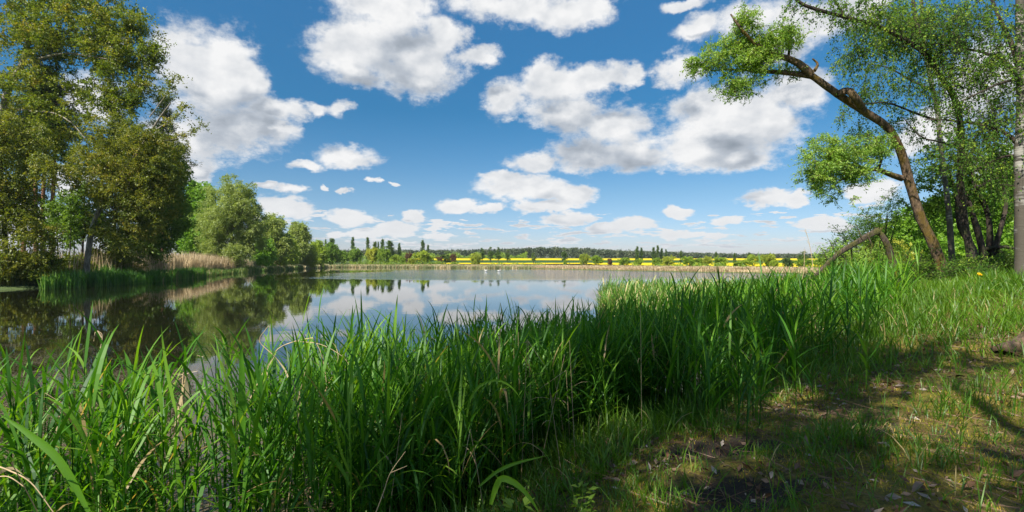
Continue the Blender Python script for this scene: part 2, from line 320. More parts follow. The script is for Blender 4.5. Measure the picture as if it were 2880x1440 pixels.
MAT = dict(
 aspen = leaf_mat("aspen_leaf", [(0,(0.05,0.09,0.010)),(0.45,(0.11,0.15,0.014)),(0.8,(0.19,0.19,0.02)),(1,(0.26,0.19,0.03))], K=1.6),
 aspen_brown = leaf_mat("young_aspen_leaf", [(0,(0.045,0.075,0.010)),(0.5,(0.105,0.125,0.015)),(0.85,(0.17,0.17,0.02)),(1,(0.23,0.15,0.03))], K=1.75),
 hornbeam = leaf_mat("hornbeam_leaf", [(0,(0.045,0.09,0.010)),(0.5,(0.085,0.15,0.016)),(1,(0.15,0.21,0.025))], K=1.75),
 bright = leaf_mat("bright_leaf", [(0,(0.08,0.17,0.015)),(0.5,(0.13,0.24,0.02)),(1,(0.2,0.31,0.03))], K=1.6),
 willow = leaf_mat("willow_leaf", [(0,(0.09,0.125,0.028)),(0.5,(0.16,0.20,0.055)),(1,(0.24,0.27,0.09))], K=1.95),
 lean = leaf_mat("leaning_willow_leaf", [(0,(0.07,0.14,0.018)),(0.5,(0.13,0.22,0.03)),(1,(0.23,0.30,0.05))], K=1.95),
 birch = leaf_mat("birch_leaf", [(0,(0.03,0.08,0.018)),(0.55,(0.08,0.16,0.028)),(1,(0.25,0.32,0.045))], gloss=0.0, K=1.6, trans=0.52),
 far_green = leaf_mat("far_green_leaf", [(0,(0.07,0.12,0.015)),(0.5,(0.13,0.20,0.02)),(1,(0.20,0.27,0.03))], K=1.95, objvar=0.22),
 far_poplar = leaf_mat("far_poplar_leaf", [(0,(0.04,0.08,0.02)),(0.5,(0.07,0.12,0.035)),(1,(0.11,0.17,0.05))], objvar=0.12),
 far_yellow = leaf_mat("far_yellow_willow_leaf", [(0,(0.12,0.15,0.02)),(0.5,(0.20,0.23,0.03)),(1,(0.29,0.31,0.05))], K=1.95, objvar=0.12),
 far_red = leaf_mat("far_red_leaf", [(0,(0.05,0.045,0.02)),(0.5,(0.12,0.07,0.035)),(1,(0.20,0.10,0.05))]),
 pine = leaf_mat("pine_needle", [(0,(0.02,0.04,0.012)),(0.5,(0.04,0.065,0.02)),(1,(0.075,0.09,0.028))], trans=0.2),
 forest = leaf_mat("forest_needle", [(0,(0.022,0.038,0.018)),(0.5,(0.045,0.062,0.03)),(0.9,(0.08,0.09,0.042)),(1,(0.10,0.14,0.04))], trans=0.2),
 reed = leaf_mat("reed_blade", [(0,(0.022,0.085,0.008)),(0.45,(0.055,0.17,0.010)),(0.90,(0.15,0.29,0.02)),(0.955,(0.16,0.24,0.04)),(0.97,(0.30,0.22,0.10))], trans=0.52, gloss=0.018, K=1.45, base=((0.10,0.12,0.04),0.0,0.18), rough=0.5, tint=(1.3,1.2,0.35)),
 reed_lit = leaf_mat("water_reed_blade", [(0,(0.05,0.13,0.02)),(0.5,(0.09,0.20,0.03)),(0.88,(0.20,0.28,0.05)),(0.93,(0.5,0.4,0.22))], trans=0.45, base=((0.34,0.29,0.13),0.15,0.62)),
 reed_far = leaf_mat("bank_reed_blade", [(0,(0.03,0.085,0.015)),(0.6,(0.06,0.16,0.02)),(1,(0.13,0.22,0.04))], trans=0.35),
 reed_bank2 = leaf_mat('shore_reed_blade', [(0,(0.05,0.09,0.02)),(0.5,(0.08,0.15,0.03)),(0.8,(0.18,0.18,0.07)),(1,(0.36,0.28,0.16))], trans=0.35),
 reed_tan = leaf_mat("dry_reed_blade", [(0,(0.17,0.125,0.07)),(0.5,(0.33,0.26,0.155)),(1,(0.52,0.43,0.28))], trans=0.25, tint=(1.1,1,0.8), K=1.55),
 reed_mix = leaf_mat("far_reed_blade", [(0,(0.11,0.15,0.06)),(0.45,(0.20,0.22,0.10)),(0.7,(0.36,0.30,0.17)),(1,(0.5,0.42,0.28))], trans=0.25, tint=(1.1,1,0.8), K=1.55),
 grass = leaf_mat("bank_grass_blade", [(0,(0.04,0.10,0.008)),(0.5,(0.08,0.18,0.010)),(0.88,(0.15,0.27,0.018)),(0.95,(0.20,0.24,0.05)),(0.98,(0.42,0.33,0.16))], trans=0.52, gloss=0.025, K=1.35, base=((0.12,0.12,0.03),0.0,0.15), tint=(1.3,1.2,0.35)),
 moss = leaf_mat('moss_frond', K=2.1, stops=[(0,(0.05,0.065,0.008)),(0.4,(0.11,0.12,0.012)),(0.7,(0.20,0.16,0.02)),(0.88,(0.26,0.17,0.04)),(1,(0.34,0.26,0.14))], trans=0.35, gloss=0),
 dry = plain("dry_stalk", (0.48,0.36,0.21), 0.7, 0.25, 30),
 deadleaf = leaf_mat("dead_leaf", [(0,(0.08,0.04,0.022)),(0.4,(0.20,0.11,0.06)),(0.8,(0.33,0.22,0.15)),(1,(0.50,0.43,0.36))], trans=0.15, tint=(1.1,0.9,0.6), K=0.8),
 bark = bark_mat("willow_bark", (0.022,0.015,0.010), (0.22,0.145,0.09), (0.13,0.085,0.014), 11, 0.55),
 dead = bark_mat('dead_wood', (0.02,0.014,0.010), (0.15,0.11,0.075), (0.08,0.075,0.015), 14, 0.50),
 bark_dark = bark_mat("dark_bark", (0.014,0.010,0.008), (0.075,0.055,0.040), (0.05,0.055,0.015), 10, 0.58),
 bark_grey = bark_mat("aspen_bark", (0.10,0.085,0.06), (0.36,0.33,0.27), (0.15,0.12,0.05), 6, 0.62),
 bark_pine = bark_mat("pine_bark", (0.08,0.035,0.02), (0.30,0.13,0.07), None, 7),
 bark_far = plain("far_bark", (0.09,0.075,0.055), 0.9, 0.3, 2),
 birchb = birch_mat(),
)

# ------------------------------------------------------------ terrain
LAKE = np.array([(-30,-4),(-14,0.4),(-6,2.0),(-2.6,2.6),(-0.8,3.4),(0.35,5.0),(2.8,7.5),(7,12),(13.5,21.5),(24,32),(40,48),(60,60),(66,71),(52,87),(38.5,99),(22.5,125),(6,158),(0,166),(-45,188),(-68,190),(-63,150),(-57,115),(-49.6,87),(-43,69),(-37,51),(-35,41),(-37,36.5),(-50,30),(-58,15),(-45,0)], float)
def sdist(x, y):
    """signed distance to the shoreline: > 0 on land"""
    x = np.atleast_1d(np.asarray(x, float)); y = np.atleast_1d(np.asarray(y, float))
    d = np.full(x.shape, 1e18); ins = np.zeros(x.shape, bool); n = len(LAKE)
    for i in range(n):
        a, b = LAKE[i], LAKE[(i+1) % n]; e_ = b-a
        t = np.clip(((x-a[0])*e_[0]+(y-a[1])*e_[1])/(e_@e_), 0, 1)
        d = np.minimum(d, (x-a[0]-t*e_[0])**2+(y-a[1]-t*e_[1])**2)
        if a[1] != b[1]:
            c = ((a[1] > y) != (b[1] > y)) & (x < (b[0]-a[0])*(y-a[1])/(b[1]-a[1])+a[0]); ins ^= c
    d = np.sqrt(d); return np.where(ins, -d, d)
def ss(x, a, b):
    t = np.clip((x-a)/(b-a), 0, 1); return t*t*(3-2*t)
def vn(x, y, s, k=0.0):
    x, y = x*s, y*s
    return (np.sin(x*1.7+y*0.9+k)+np.sin(-x*0.8+y*1.9+1.3+k*2)+np.sin(x*2.9-y*2.3+2.1+k)*0.6+np.sin(x*4.7+y*3.9+k*3)*0.35)/2.95
def ground_z(x, y):
    x = np.asarray(x, float); y = np.asarray(y, float)
    s = sdist(x, y).reshape(x.shape)
    near = np.exp(-((x-9)**2+(y-8)**2)/(2*22.0**2))
    Hb = 0.30+0.3*np.exp(-((x+45)**2+(y-50)**2)/2500)+near*(0.55+0.78*ss(x*1.0+y*0.55, 4.5, 15))
    Lb = 3.0-1.3*near
    land = 0.05+Hb*(1-np.exp(-np.maximum(s, 0)/Lb))
    far = np.interp(y, [0,195,240,340,450,650,1000,3000,6000], [0,0.05,0.9,2.3,4.3,7.5,11,20,20])
    z = np.where(s > 0, land+far, np.maximum(-1.6, 0.05-0.28*(-s)))
    bump = (vn(x, y, 1.3)*0.05+vn(x, y, 4.1, 2)*0.018)*np.exp(-(x*x+y*y)/900)
    dip = -0.13*np.exp(-(((x-1.62)/0.42)**2+((y-4.05)/0.26)**2))-0.07*np.exp(-(((x-1.35)/0.35)**2+((y-3.1)/0.22)**2))
    return z+bump*ss(s, -0.3, 0.8)+dip
def gz(x, y): return float(ground_z(np.array([x]), np.array([y]))[0])

def warp_axis(lo, hi, n, c, k):
    t = np.linspace(np.arcsinh((lo-c)/k), np.arcsinh((hi-c)/k), n); return c+k*np.sinh(t)
def grid_sheet(name, xs, ys, zf, mat, mask=None, smooth=True):
    X, Y = np.meshgrid(xs, ys); Z = zf(X.ravel(), Y.ravel())
    V = np.stack([X.ravel(), Y.ravel(), Z], 1); nx = len(xs); ny = len(ys)
    i = np.arange(ny-1)[:, None]*nx; j = np.arange(nx-1)[None, :]
    Fc = np.stack([i+j, i+j+1, i+nx+j+1, i+nx+j], -1).reshape(-1, 4)
    if mask is not None:
        k = mask(X.ravel(), Y.ravel()); Fc = Fc[k[Fc].all(1)]
    mb = MB(); mb.add(V, Fc); return mb.build(name, mat, smooth=smooth)

def ground_mat():
    m, nt, N, L = new_mat("bank_ground")
    g = N.new('ShaderNodeNewGeometry'); v = g.outputs['Position']
    a1 = tex_noise(nt, v, 1.1, 5, 0.6); a2 = tex_noise(nt, v, 9.0, 6, 0.7); a3 = tex_noise(nt, v, 45.0, 4, 0.7)
    soil = ramp(nt, a2, [(0.38, (0.02,0.013,0.008)), (0.52, (0.10,0.065,0.035)), (0.66, (0.30,0.21,0.12))])
    mossc = ramp(nt, a3, [(0.3, (0.09,0.085,0.010)), (0.55, (0.21,0.17,0.02)), (0.75, (0.32,0.22,0.04))])
    mk = N.new('ShaderNodeMath'); mk.operation = 'MULTIPLY_ADD'; L.new(a2, mk.inputs[0]); mk.inputs[1].default_value = 0.5; L.new(a1, mk.inputs[2])
    k = ramp(nt, mk.outputs[0], [(0.60, (0,0,0)), (0.78, (1,1,1))])
    near = mixc(nt, k, soil, mossc)
    for (cx, cy, rx, ry) in ((1.62, 4.05, 0.62, 0.40), (1.35, 3.1, 0.5, 0.32)):      # trodden wet humus
        vs = N.new('ShaderNodeVectorMath'); vs.operation = 'MULTIPLY_ADD'; L.new(v, vs.inputs[0]); vs.inputs[1].default_value = (1/rx, 1/ry, 0); vs.inputs[2].default_value = (-cx/rx, -cy/ry, 0)
        vl = N.new('ShaderNodeVectorMath'); vl.operation = 'LENGTH'; L.new(vs.outputs[0], vl.inputs[0])
        va = N.new('ShaderNodeMath'); va.operation = 'MULTIPLY_ADD'; L.new(a2, va.inputs[0]); va.inputs[1].default_value = 1.6; L.new(vl.outputs['Value'], va.inputs[2])
        vr = N.new('ShaderNodeMapRange'); L.new(va.outputs[0], vr.inputs[0]); vr.inputs[1].default_value = 1.45; vr.inputs[2].default_value = 1.85; vr.inputs[3].default_value = 1; vr.inputs[4].default_value = 0
        near = mixc(nt, vr.outputs[0], near, mixc(nt, a3, (0.010,0.007,0.005), (0.06,0.04,0.025)))
    farc = ramp(nt, tex_noise(nt, v, 0.35, 6), [(0.3, (0.05,0.085,0.02)), (0.7, (0.11,0.16,0.04))])
    ln = N.new('ShaderNodeVectorMath'); ln.operation = 'LENGTH'; L.new(v, ln.inputs[0])
    r = N.new('ShaderNodeMapRange'); L.new(ln.outputs['Value'], r.inputs[0]); r.inputs[1].default_value = 14; r.inputs[2].default_value = 26
    c = mixc(nt, r.outputs[0], near, farc)
    b = N.new('ShaderNodeBsdfPrincipled'); L.new(c, b.inputs['Base Color']); b.inputs['Roughness'].default_value = 0.95
    ad = N.new('ShaderNodeMath'); L.new(a2, ad.inputs[0]); L.new(a3, ad.inputs[1])
    bp = N.new('ShaderNodeBump'); bp.inputs['Strength'].default_value = 0.9; bp.inputs['Distance'].default_value = 0.05; L.new(ad.outputs[0], bp.inputs['Height']); L.new(bp.outputs[0], b.inputs['Normal'])
    o = N.new('ShaderNodeOutputMaterial'); L.new(b.outputs[0], o.inputs[0]); return m
gx = warp_axis(-5200, 5200, 640, 2.5, 3.5); gy = warp_axis(-1200, 6000, 560, 4.5, 3.5)
tag(grid_sheet("ground", gx, gy, ground_z, ground_mat()), "brown and green earth of the banks and the land beyond", kind="structure")

def water_mat():
    m, nt, N, L = new_mat("lake_water")
    g = N.new('ShaderNodeNewGeometry'); v = g.outputs['Position']; sp = N.new('ShaderNodeSeparateXYZ'); L.new(v, sp.inputs[0])
    def MR(val, a, b, c, d):
        r = N.new('ShaderNodeMapRange'); r.interpolation_type = 'SMOOTHSTEP'; L.new(val, r.inputs[0])
        for i, q in enumerate((a, b, c, d)): r.inputs[i+1].default_value = q
        return r.outputs[0]
    def MT(op, a, b):
        n = N.new('ShaderNodeMath'); n.operation = op
        for q, s in ((a, n.inputs[0]), (b, n.inputs[1])):
            if isinstance(q, (int, float)): s.default_value = q
            else: L.new(q, s)
        return n.outputs[0]
    # the wind stirs a long band in the far half of the lake
    wob = MT('MULTIPLY', MT('SUBTRACT', tex_noise(nt, mapping(nt, v, (0.02,0.03,1)), 1.0, 4), 0.5), 30.0)
    yy = MT('ADD', sp.outputs[1], wob)
    wind = MT('MULTIPLY', MR(yy, 56, 66, 0, 1), MR(yy, 118, 140, 1, 0))
    wind = MT('MULTIPLY', wind, MR(MT('ADD', sp.outputs[0], wob), -34, -18, 0, 1))
    n1 = tex_noise(nt, mapping(nt, v, (0.7, 1.6, 1)), 1.0, 3, 0.5)
    n2 = tex_noise(nt, mapping(nt, v, (2.2, 4.5, 1)), 1.0, 4, 0.6)
    hgt = MT('ADD', MT('MULTIPLY', n1, 0.0014), MT('MULTIPLY', n2, MT('ADD', 0.0003, MT('MULTIPLY', wind, 0.055))))
    bp = N.new('ShaderNodeBump'); bp.inputs['Strength'].default_value = 1.0; bp.inputs['Distance'].default_value = 1.0; L.new(hgt, bp.inputs['Height'])
    # floating scum and pollen near the reeds
    sc1 = tex_noise(nt, v, 26, 4, 0.7); sc2 = tex_noise(nt, v, 0.55, 4, 0.6)
    nearm = MT('MULTIPLY', MR(sp.outputs[1], 7.0, 13.0, 1, 0), MR(sp.outputs[0], -1.8, 0.2, 1, 0))
    dens = MT('ADD', MT('ADD', MT('MULTIPLY', sc2, 0.55), sc1), MT('MULTIPLY', nearm, 0.16))
    sm = MT('MULTIPLY', MR(dens, 0.90, 0.97, 0, 1), MT('ADD', 0.0, MR(sp.outputs[1], 7, 26, 1, 0)))
    c = mixc(nt, sm, (0.010,0.011,0.005), (0.11,0.085,0.05))
    b = N.new('ShaderNodeBsdfPrincipled'); L.new(c, b.inputs['Base Color']); b.inputs['IOR'].default_value = 1.45
    L.new(MT('ADD', MT('ADD', MT('MULTIPLY', sm, 0.6), 0.012), MT('MULTIPLY', wind, 0.03)), b.inputs['Roughness']); L.new(bp.outputs[0], b.inputs['Normal'])
    o = N.new('ShaderNodeOutputMaterial'); L.new(b.outputs[0], o.inputs[0]); return m
wx = warp_axis(-80, 90, 60, 0, 20); wy = warp_axis(-15, 200, 60, 4, 20)
tag(grid_sheet("water", wx, wy, lambda x, y: np.zeros_like(x), water_mat()), "calm lake water mirroring trees and clouds", kind="structure")

# ------------------------------------------------------------ far fields
def crop_mat(name, cs, scale):
    m, nt, N, L = new_mat(name); g = N.new('ShaderNodeNewGeometry')
    c = ramp(nt, tex_noise(nt, g.outputs['Position'], scale, 6, 0.6), cs)
    b = N.new('ShaderNodeBsdfPrincipled'); L.new(c, b.inputs['Base Color']); b.inputs['Roughness'].default_value = 1.0; b.inputs['Specular IOR Level'].default_value = 0.1
    o = N.new('ShaderNodeOutputMaterial'); L.new(b.outputs[0], o.inputs[0]); return m
YEL = crop_mat("rapeseed_blossom", [(0.3, (0.42,0.36,0.015)), (0.6, (0.68,0.53,0.012))], 0.10)
GRN = crop_mat("young_grain", [(0.3, (0.025,0.07,0.022)), (0.7, (0.04,0.10,0.028))], 0.05)
rg = np.random.default_rng(5)
def crop(name, x0, x1, y0, y1, mat, h, label, cat, extra=None):
    xs = np.linspace(x0, x1, 160); ys = np.linspace(y0, y1, 50)
    def zf(x, y): return ground_z(x, y)+h+vn(x, y, 0.9)*0.05
    def mk(x, y):
        k = sdist(x, y) > 14
        return k & extra(x, y) if extra else k
    return tag(grid_sheet(name, xs, ys, zf, mat, mk), label, cat, kind="stuff")
crop("rapeseed_field", -45, 330, 112, 238, YEL, 0.45, "strip of yellow rapeseed in bloom just behind the far reeds", "rapeseed", lambda x, y: (x > -0.155*y+vn(y, x, 0.08)*3) & (y > 212-2.2*np.maximum(x-30, 0)+vn(x, y, 0.06)*5))
crop("grain_field", -70, 560, 239, 342, GRN, 0.3, "flat dark green grain field between two yellow fields", "grain field", lambda x, y: x > -0.2*y)
crop("rapeseed_field", -90, 640, 343, 455, YEL, 0.5, "long yellow rapeseed field below the dark pine forest", "rapeseed", lambda x, y: x > -0.205*y+vn(y, x, 0.03)*9)

# ------------------------------------------------------------ foliage engine
def in_blobs(rng, blobs, n, shell=0.45):
    """points inside ellipsoids (centre, radii, weight), biased to the outside"""
    w = np.array([b[2] if len(b) > 2 else b[1][0]*b[1][1]*b[1][2] for b in blobs], float); w /= w.sum()
    k = rng.choice(len(blobs), n, p=w)
    d = unit(rng.normal(size=(n, 3))); r = rng.random(n)**shell
    c = np.array([b[0] for b in blobs])[k]; R = np.array([b[1] for b in blobs])[k]
    return c+d*r[:, None]*R
def clusters(rng, mb, cen, rad, n_tw, n_lf, ll, lw, droop=0.3, hang=0.3, jit=0.35, twigs=None, rw=0.5, tr=0.004):
    n = len(cen); rad = np.broadcast_to(rad, (n,))
    d = rng.normal(size=(n, n_tw, 3)); d[..., 2] *= 0.75; d = unit(d)
    Lt = rad[:, None]*rng.uniform(0.55, 1.25, (n, n_tw))
    t = rng.uniform(0.08, 1.05, (n, n_tw, n_lf))
    pos = cen[:, None, None, :]+d[:, :, None, :]*(Lt[..., None]*t)[..., None]
    pos[..., 2] -= droop*Lt[..., None]*t**1.7*1.0
    pos += rng.normal(size=pos.shape)*(rad[:, None, None, None]*jit*0.25)
    ax = d[:, :, None, :]*0.6+rng.normal(size=pos.shape)*0.65; ax[..., 2] -= hang
    nr = rng.normal(size=pos.shape); nr[..., 2] += 0.5
    cr = rng.random(n); r = np.clip(cr[:, None, None]*rw+rng.random(t.shape)*(1-rw), 0, 1)
    m = pos.reshape(-1, 3); k = len(m)
    leaves(mb, m, ax.reshape(-1, 3), nr.reshape(-1, 3), rng.uniform(0.5, 1.4, k)*ll, rng.uniform(0.55, 1.25, k)*lw, r.ravel())
    if twigs is not None:
        A = np.repeat(cen[:, None, :], n_tw, 1).reshape(-1, 3); e_ = (d*Lt[..., None]).reshape(-1, 3); B = A+e_; B[:, 2] -= droop*Lt.ravel(); C = A+e_*0.5; C[:, 2] -= droop*Lt.ravel()*0.3
        thin_sticks(twigs, A, B, np.full(len(A), tr), np.full(len(A), tr*0.5), C)
def grow_to(rng, mb, sk, skr, cen, sides=5, k=0.011, rise=0.25, maxr=0.2, rmin=0.012, jump=1.0):
    """connect every cluster centre to the nearest branch already grown; nearer clusters first"""
    sk = np.array(sk); skr = np.array(skr)
    d0 = np.array([np.min(((sk-c)**2).sum(1)) for c in cen]); order = np.argsort(d0)
    for q in order:
        c = cen[q]; dd = ((sk-c)**2).sum(1)+0.8*np.maximum(sk[:, 2]-c[2], 0)**2*0.4; i = int(np.argmin(dd)); a = sk[i]; Ln = math.sqrt(((a-c)**2).sum())
        if Ln < 0.02: continue
        m = max(4, min(9, int(Ln/0.35)+3))
        mid = (a+c)/2+rng.normal(size=3)*Ln*0.07; mid[2] += Ln*rise*rng.uniform(0.2, 1)
        t = np.linspace(0, 1, m)[:, None]; pts = (1-t)**2*a+2*t*(1-t)*mid+t*t*c
        pts[1:-1] += rng.normal(size=(m-2, 3))*Ln*0.018
        r0 = min(maxr, skr[i]*0.75, rmin+k*Ln); rr = np.linspace(r0, max(rmin*0.5, r0*0.3), m)
        tube(mb, pts, rr, sides, cap=False)
        sk = np.vstack([sk, pts[1:]]); skr = np.concatenate([skr, rr[1:]])
def limb(rng, mb, ctrl, r0, r1, sides=10, n=None, rough=0.12, flare=0.0, wob=0.0):
    """ctrl = list of points; returns samples for the skeleton"""
    ctrl = np.array(ctrl); Ln = np.linalg.norm(np.diff(ctrl, axis=0), axis=1).sum(); n = n or max(6, int(Ln/0.28))
    pts = spline(ctrl, n); t = np.linspace(0, 1, n)
    if wob: pts[1:-1] += np.cumsum(rng.normal(size=(n-2, 3)), 0)*0+rng.normal(size=(n-2, 3))*wob
    rr = r0+(r1-r0)*t**0.85
    if flare: rr = rr*(1+flare*np.exp(-t*Ln/0.35))
    tube(mb, pts, rr, sides, rough, rng)
    return pts, rr
def make_tree(name, label, base, trunks, limbs_, blobs, ncl, crad, n_tw, n_lf, ll, lw, lmat, bmat, seed, group=None, cat="tree",
              droop=0.3, hang=0.3, rise=0.25, twig=None, shell=0.45, sides=10, k=0.011, extra=None, jit=0.35, rough=0.12, limbmat=None, maxr=0.2, rw=0.5, rmin=0.012):
    rng = np.random.default_rng(seed); base = np.array(base, float)
    root = empty(name, base, label, cat, group); sk = []; skr = []; tk0 = None
    for (ctrl, r0, r1) in trunks:
        mb = MB(); p_, r_ = limb(rng, mb, ctrl, r0, r1, sides, rough=rough, flare=0.35); tko = mb.build("trunk", bmat, root, base, smooth=True); tk0 = tk0 or tko; sk += list(p_[len(p_)//5:]); skr += list(r_[len(p_)//5:])
    for (ctrl, r0, r1) in limbs_:
        mb = MB(); p_, r_ = limb(rng, mb, ctrl, r0, r1, max(6, sides-2), rough=rough); mb.build("limb", limbmat or bmat, tk0 or root, base, smooth=True); sk += list(p_); skr += list(r_)
    cen = in_blobs(rng, blobs, ncl, shell)
    if extra is not None: cen = np.vstack([cen, extra])
    bm = MB(); grow_to(rng, bm, sk, skr, cen, 4 if sides < 8 else 5, k, rise, maxr, rmin)
    lm = MB(); clusters(rng, lm, cen, crad*rng.uniform(0.7, 1.3, len(cen)), n_tw, n_lf, ll, lw, droop, hang, jit, bm if twig else None, rw, twig or 0.004)
    lm.append(bm); lm.build("crown", lmat, root, base, mat2=limbmat or bmat)
    return root
def B(px, py, D, rpx, rpy, rd, w=None):
    """ellipsoid from a bearing: radii given in the photo's pixels at distance D, rd = depth radius in metres"""
    c = P(px, py, D); r = (rpx/F*D, rd, rpy/F*D)
    return (c, r) if w is None else (c, r, w)
def path(D0, pts, dd=0.0):
    """limb control points: (px, py[, extra depth])"""
    return [P(q[0], q[1], D0+(q[2] if len(q) > 2 else 0)) for q in pts]
def foot(px, D):
    x = (px-1440)/F*D; return np.array([x, D, gz(x, D)-0.05])

# ============================================================ LEFT SHORE
f0 = foot(-70, 48)
make_tree("aspen_tree", "tall yellow-green aspen at the left edge whose forked grey trunk reaches out of the picture", f0,
  [([f0, P(-30,560,48), P(8,330,47.5), P(22,255,47.3), P(62,180,47), P(85,90,47), P(112,10,47.5), P(140,-80,48)], 0.42, 0.12)],
  [(path(47.3, [(22,255),(0,215),(-30,150,0.5),(-60,20,1)]), 0.2, 0.08),
   (path(47, [(62,180),(130,160,-0.6),(190,150,-1),(250,158,-1.5),(330,170,-2)]), 0.13, 0.03),
   (path(47.4, [(15,300),(90,313,-1),(150,318,-1.5),(200,345,-2),(240,390,-2.4)]), 0.12, 0.03),
   (path(47, [(85,90),(170,40,0.5),(260,0,1),(340,-40,1)]), 0.12, 0.03),
   (path(47, [(75,140),(180,110,1),(280,100,1.4),(380,95,1)]), 0.10, 0.02)],
  [B(120,90,47,190,130,4), B(60,-80,48,260,120,5), B(270,110,47,150,85,3.5), B(300,190,46.5,110,80,3), B(100,300,47,190,120,4), B(280,30,47.5,120,90,3),
   B(370,75,47,80,34,1.6,16), B(420,150,47,55,34,1.3,14), B(400,255,46.5,65,50,1.6,16), B(330,300,46.5,90,70,2,24), B(350,180,46.5,80,60,2,20), B(190,430,47,150,90,3)],
  760, 0.95, 9, 19, 0.175, 0.14, MAT['aspen'], MAT['bark_grey'], 11, group="aspens on the left shore", droop=0.15, shell=0.6)
f0 = foot(20, 39)
make_tree("aspen_tree", "drooping aspen hanging dark yellow-green foliage over the bank at the left edge", f0,
  [([f0, P(10,600,39), P(0,420,39.2), P(-15,260,39.5)], 0.2, 0.05)], [],
  [B(20,560,39,90,190,2.5), B(95,650,38.5,50,90,2), B(150,470,39,60,45,2), B(30,380,39.5,100,80,2.5)],
  300, 0.8, 9, 16, 0.15, 0.12, MAT['aspen_brown'], MAT['bark_dark'], 12, group="aspens on the left shore", droop=0.7, hang=0.7, shell=0.7)
f0 = foot(238, 43.4)
make_tree("aspen_tree", "leaning pale-trunked aspen with yellow-brown leaves and twigs poking out right", f0,
  [([f0, P(255,660,43.2), P(278,590,43.2), P(300,540,43.2), P(350,480,43.2), P(405,400,42.6), P(450,330,42.6), P(480,290,42.6)], 0.24, 0.04)],
  [(path(43.2, [(300,540),(320,590,-0.5),(345,560,-0.8),(370,500,-1)]), 0.09, 0.03),
   (path(42.6, [(405,400),(470,395,-0.3),(520,382,-0.4),(570,350,-0.5)]), 0.06, 0.012),
   (path(42.6, [(430,370),(470,345),(505,320),(522,298)]), 0.05, 0.012),
   (path(42.6, [(420,330),(450,290),(478,250),(497,205)]), 0.05, 0.012)],
  [B(310,480,43,110,100,3), B(420,430,43,90,80,3), B(390,570,43,100,90,3), B(350,650,43,85,55,2.5), B(460,500,43,60,70,2), B(330,380,43,70,60,2.5)],
  480, 0.75, 9, 17, 0.145, 0.115, MAT['aspen_brown'], MAT['bark_grey'], 13, group="aspens on the left shore", droop=0.35, shell=0.6,
  extra=np.array(path(42.5, [(490,388),(520,382),(545,368),(565,352),(478,345),(500,325),(515,308),(522,298),(470,260),(482,245),(490,225),(496,210)])))
f0 = foot(418, 57)
make_tree("hornbeam_tree", "dense rounded hornbeam, dark green below, at the right end of the left grove", f0,
  [([f0, P(420,640,57), P(425,540,57), P(430,430,57.5)], 0.26, 0.05)], [],
  [B(440,600,57,85,120,3.2), B(470,560,57,58,110,2.5), B(420,470,57,80,90,3), B(400,680,57,90,45,3), B(480,480,57,40,60,2)],
  620, 0.95, 10, 15, 0.23, 0.165, MAT['hornbeam'], MAT['bark_dark'], 14, droop=0.1, shell=0.6)
def pine(px, top, D, rpx, seed, label, trunk_clear=0.5, extra_cl=70, base=None, group="pines in the left grove", lw=1.0):
    f_ = foot(px, D) ; t_ = P(px+8, top, D); H = t_[2]-f_[2]; rng = np.random.default_rng(seed)
    R = rpx/F*D; blobs = []
    for j in range(9):
        h = trunk_clear+(1-trunk_clear)*j/8.0; rr = R*(1.0-0.75*(j/8.0)**1.4)
        blobs.append((np.array([f_[0]*(1-h)+t_[0]*h, D, f_[2]+H*h]), (rr, rr, H*0.05), rr))
    tr = [f_+(t_-f_)*q+np.array([math.sin(q*5+seed)*0.15, 0, 0]) for q in (0, .3, .6, .85, 1)]
    return make_tree("pine_tree", label, f_, [(tr, 0.2*lw+0.04, 0.04)], [], blobs, extra_cl, 0.75, 12, 16, 0.26, 0.07, MAT['pine'], MAT['bark_pine'], seed, group=group, droop=-0.1, hang=-0.4, rise=0.05, shell=0.7, sides=8, jit=0.25)
pine(100, 150, 49, 95, 21, "red-trunked pine, leftmost of the pines behind the aspens", 0.62)
pine(122, 210, 51, 80, 22, "red-trunked pine rising just right of the leftmost pine", 0.66)
pine(148, 120, 50, 80, 23, "thin red-trunked pine, third from the left in the grove", 0.6)
pine(318, 330, 56, 80, 24, "pine with thin red top stem seen in the gap above the leaning aspen", 0.62)
pine(455, 292, 63, 90, 25, "dark pine whose crown shows right of the aspens against the cloud", 0.45, 150)
pine(62, 330, 54, 70, 26, "shaded pine half hidden behind the drooping aspen", 0.5)
def sapling(px, top, D, lean, seed, label, mat='hornbeam', n=60, bl=None, r=0.07):
    f_ = foot(px, D); t_ = P(px+lean, top, D)
    bl = bl or [((f_*0.35+t_*0.65), (1.6, 1.6, (t_[2]-f_[2])*0.33))]
    return make_tree("slender_tree", label, f_, [([f_, f_*0.5+t_*0.5+np.array([0.12,0,0]), t_], r, 0.02)], [], bl, n, 0.6, 8, 11, 0.18, 0.13, MAT[mat], MAT['bark_dark'], seed, group="slender trees in the left grove", droop=0.2, sides=6)
sapling(192, 520, 46, 6, 31, "thin dark-stemmed tree standing in the bright gap of the left grove", n=45)
sapling(226, 470, 47, 14, 32, "straight dark tree with the thickest stem in the bright gap", r=0.13, n=70)
sapling(206, 560, 50, 0, 33, "short thin tree at the back of the bright gap", n=40, mat='bright')
sapling(268, 560, 48, 22, 34, "slim tree beside the foot of the leaning aspen", 'aspen_brown', 60)
sapling(163, 540, 48, -10, 35, "leafy young tree on the left side of the bright gap", 'hornbeam', 60)
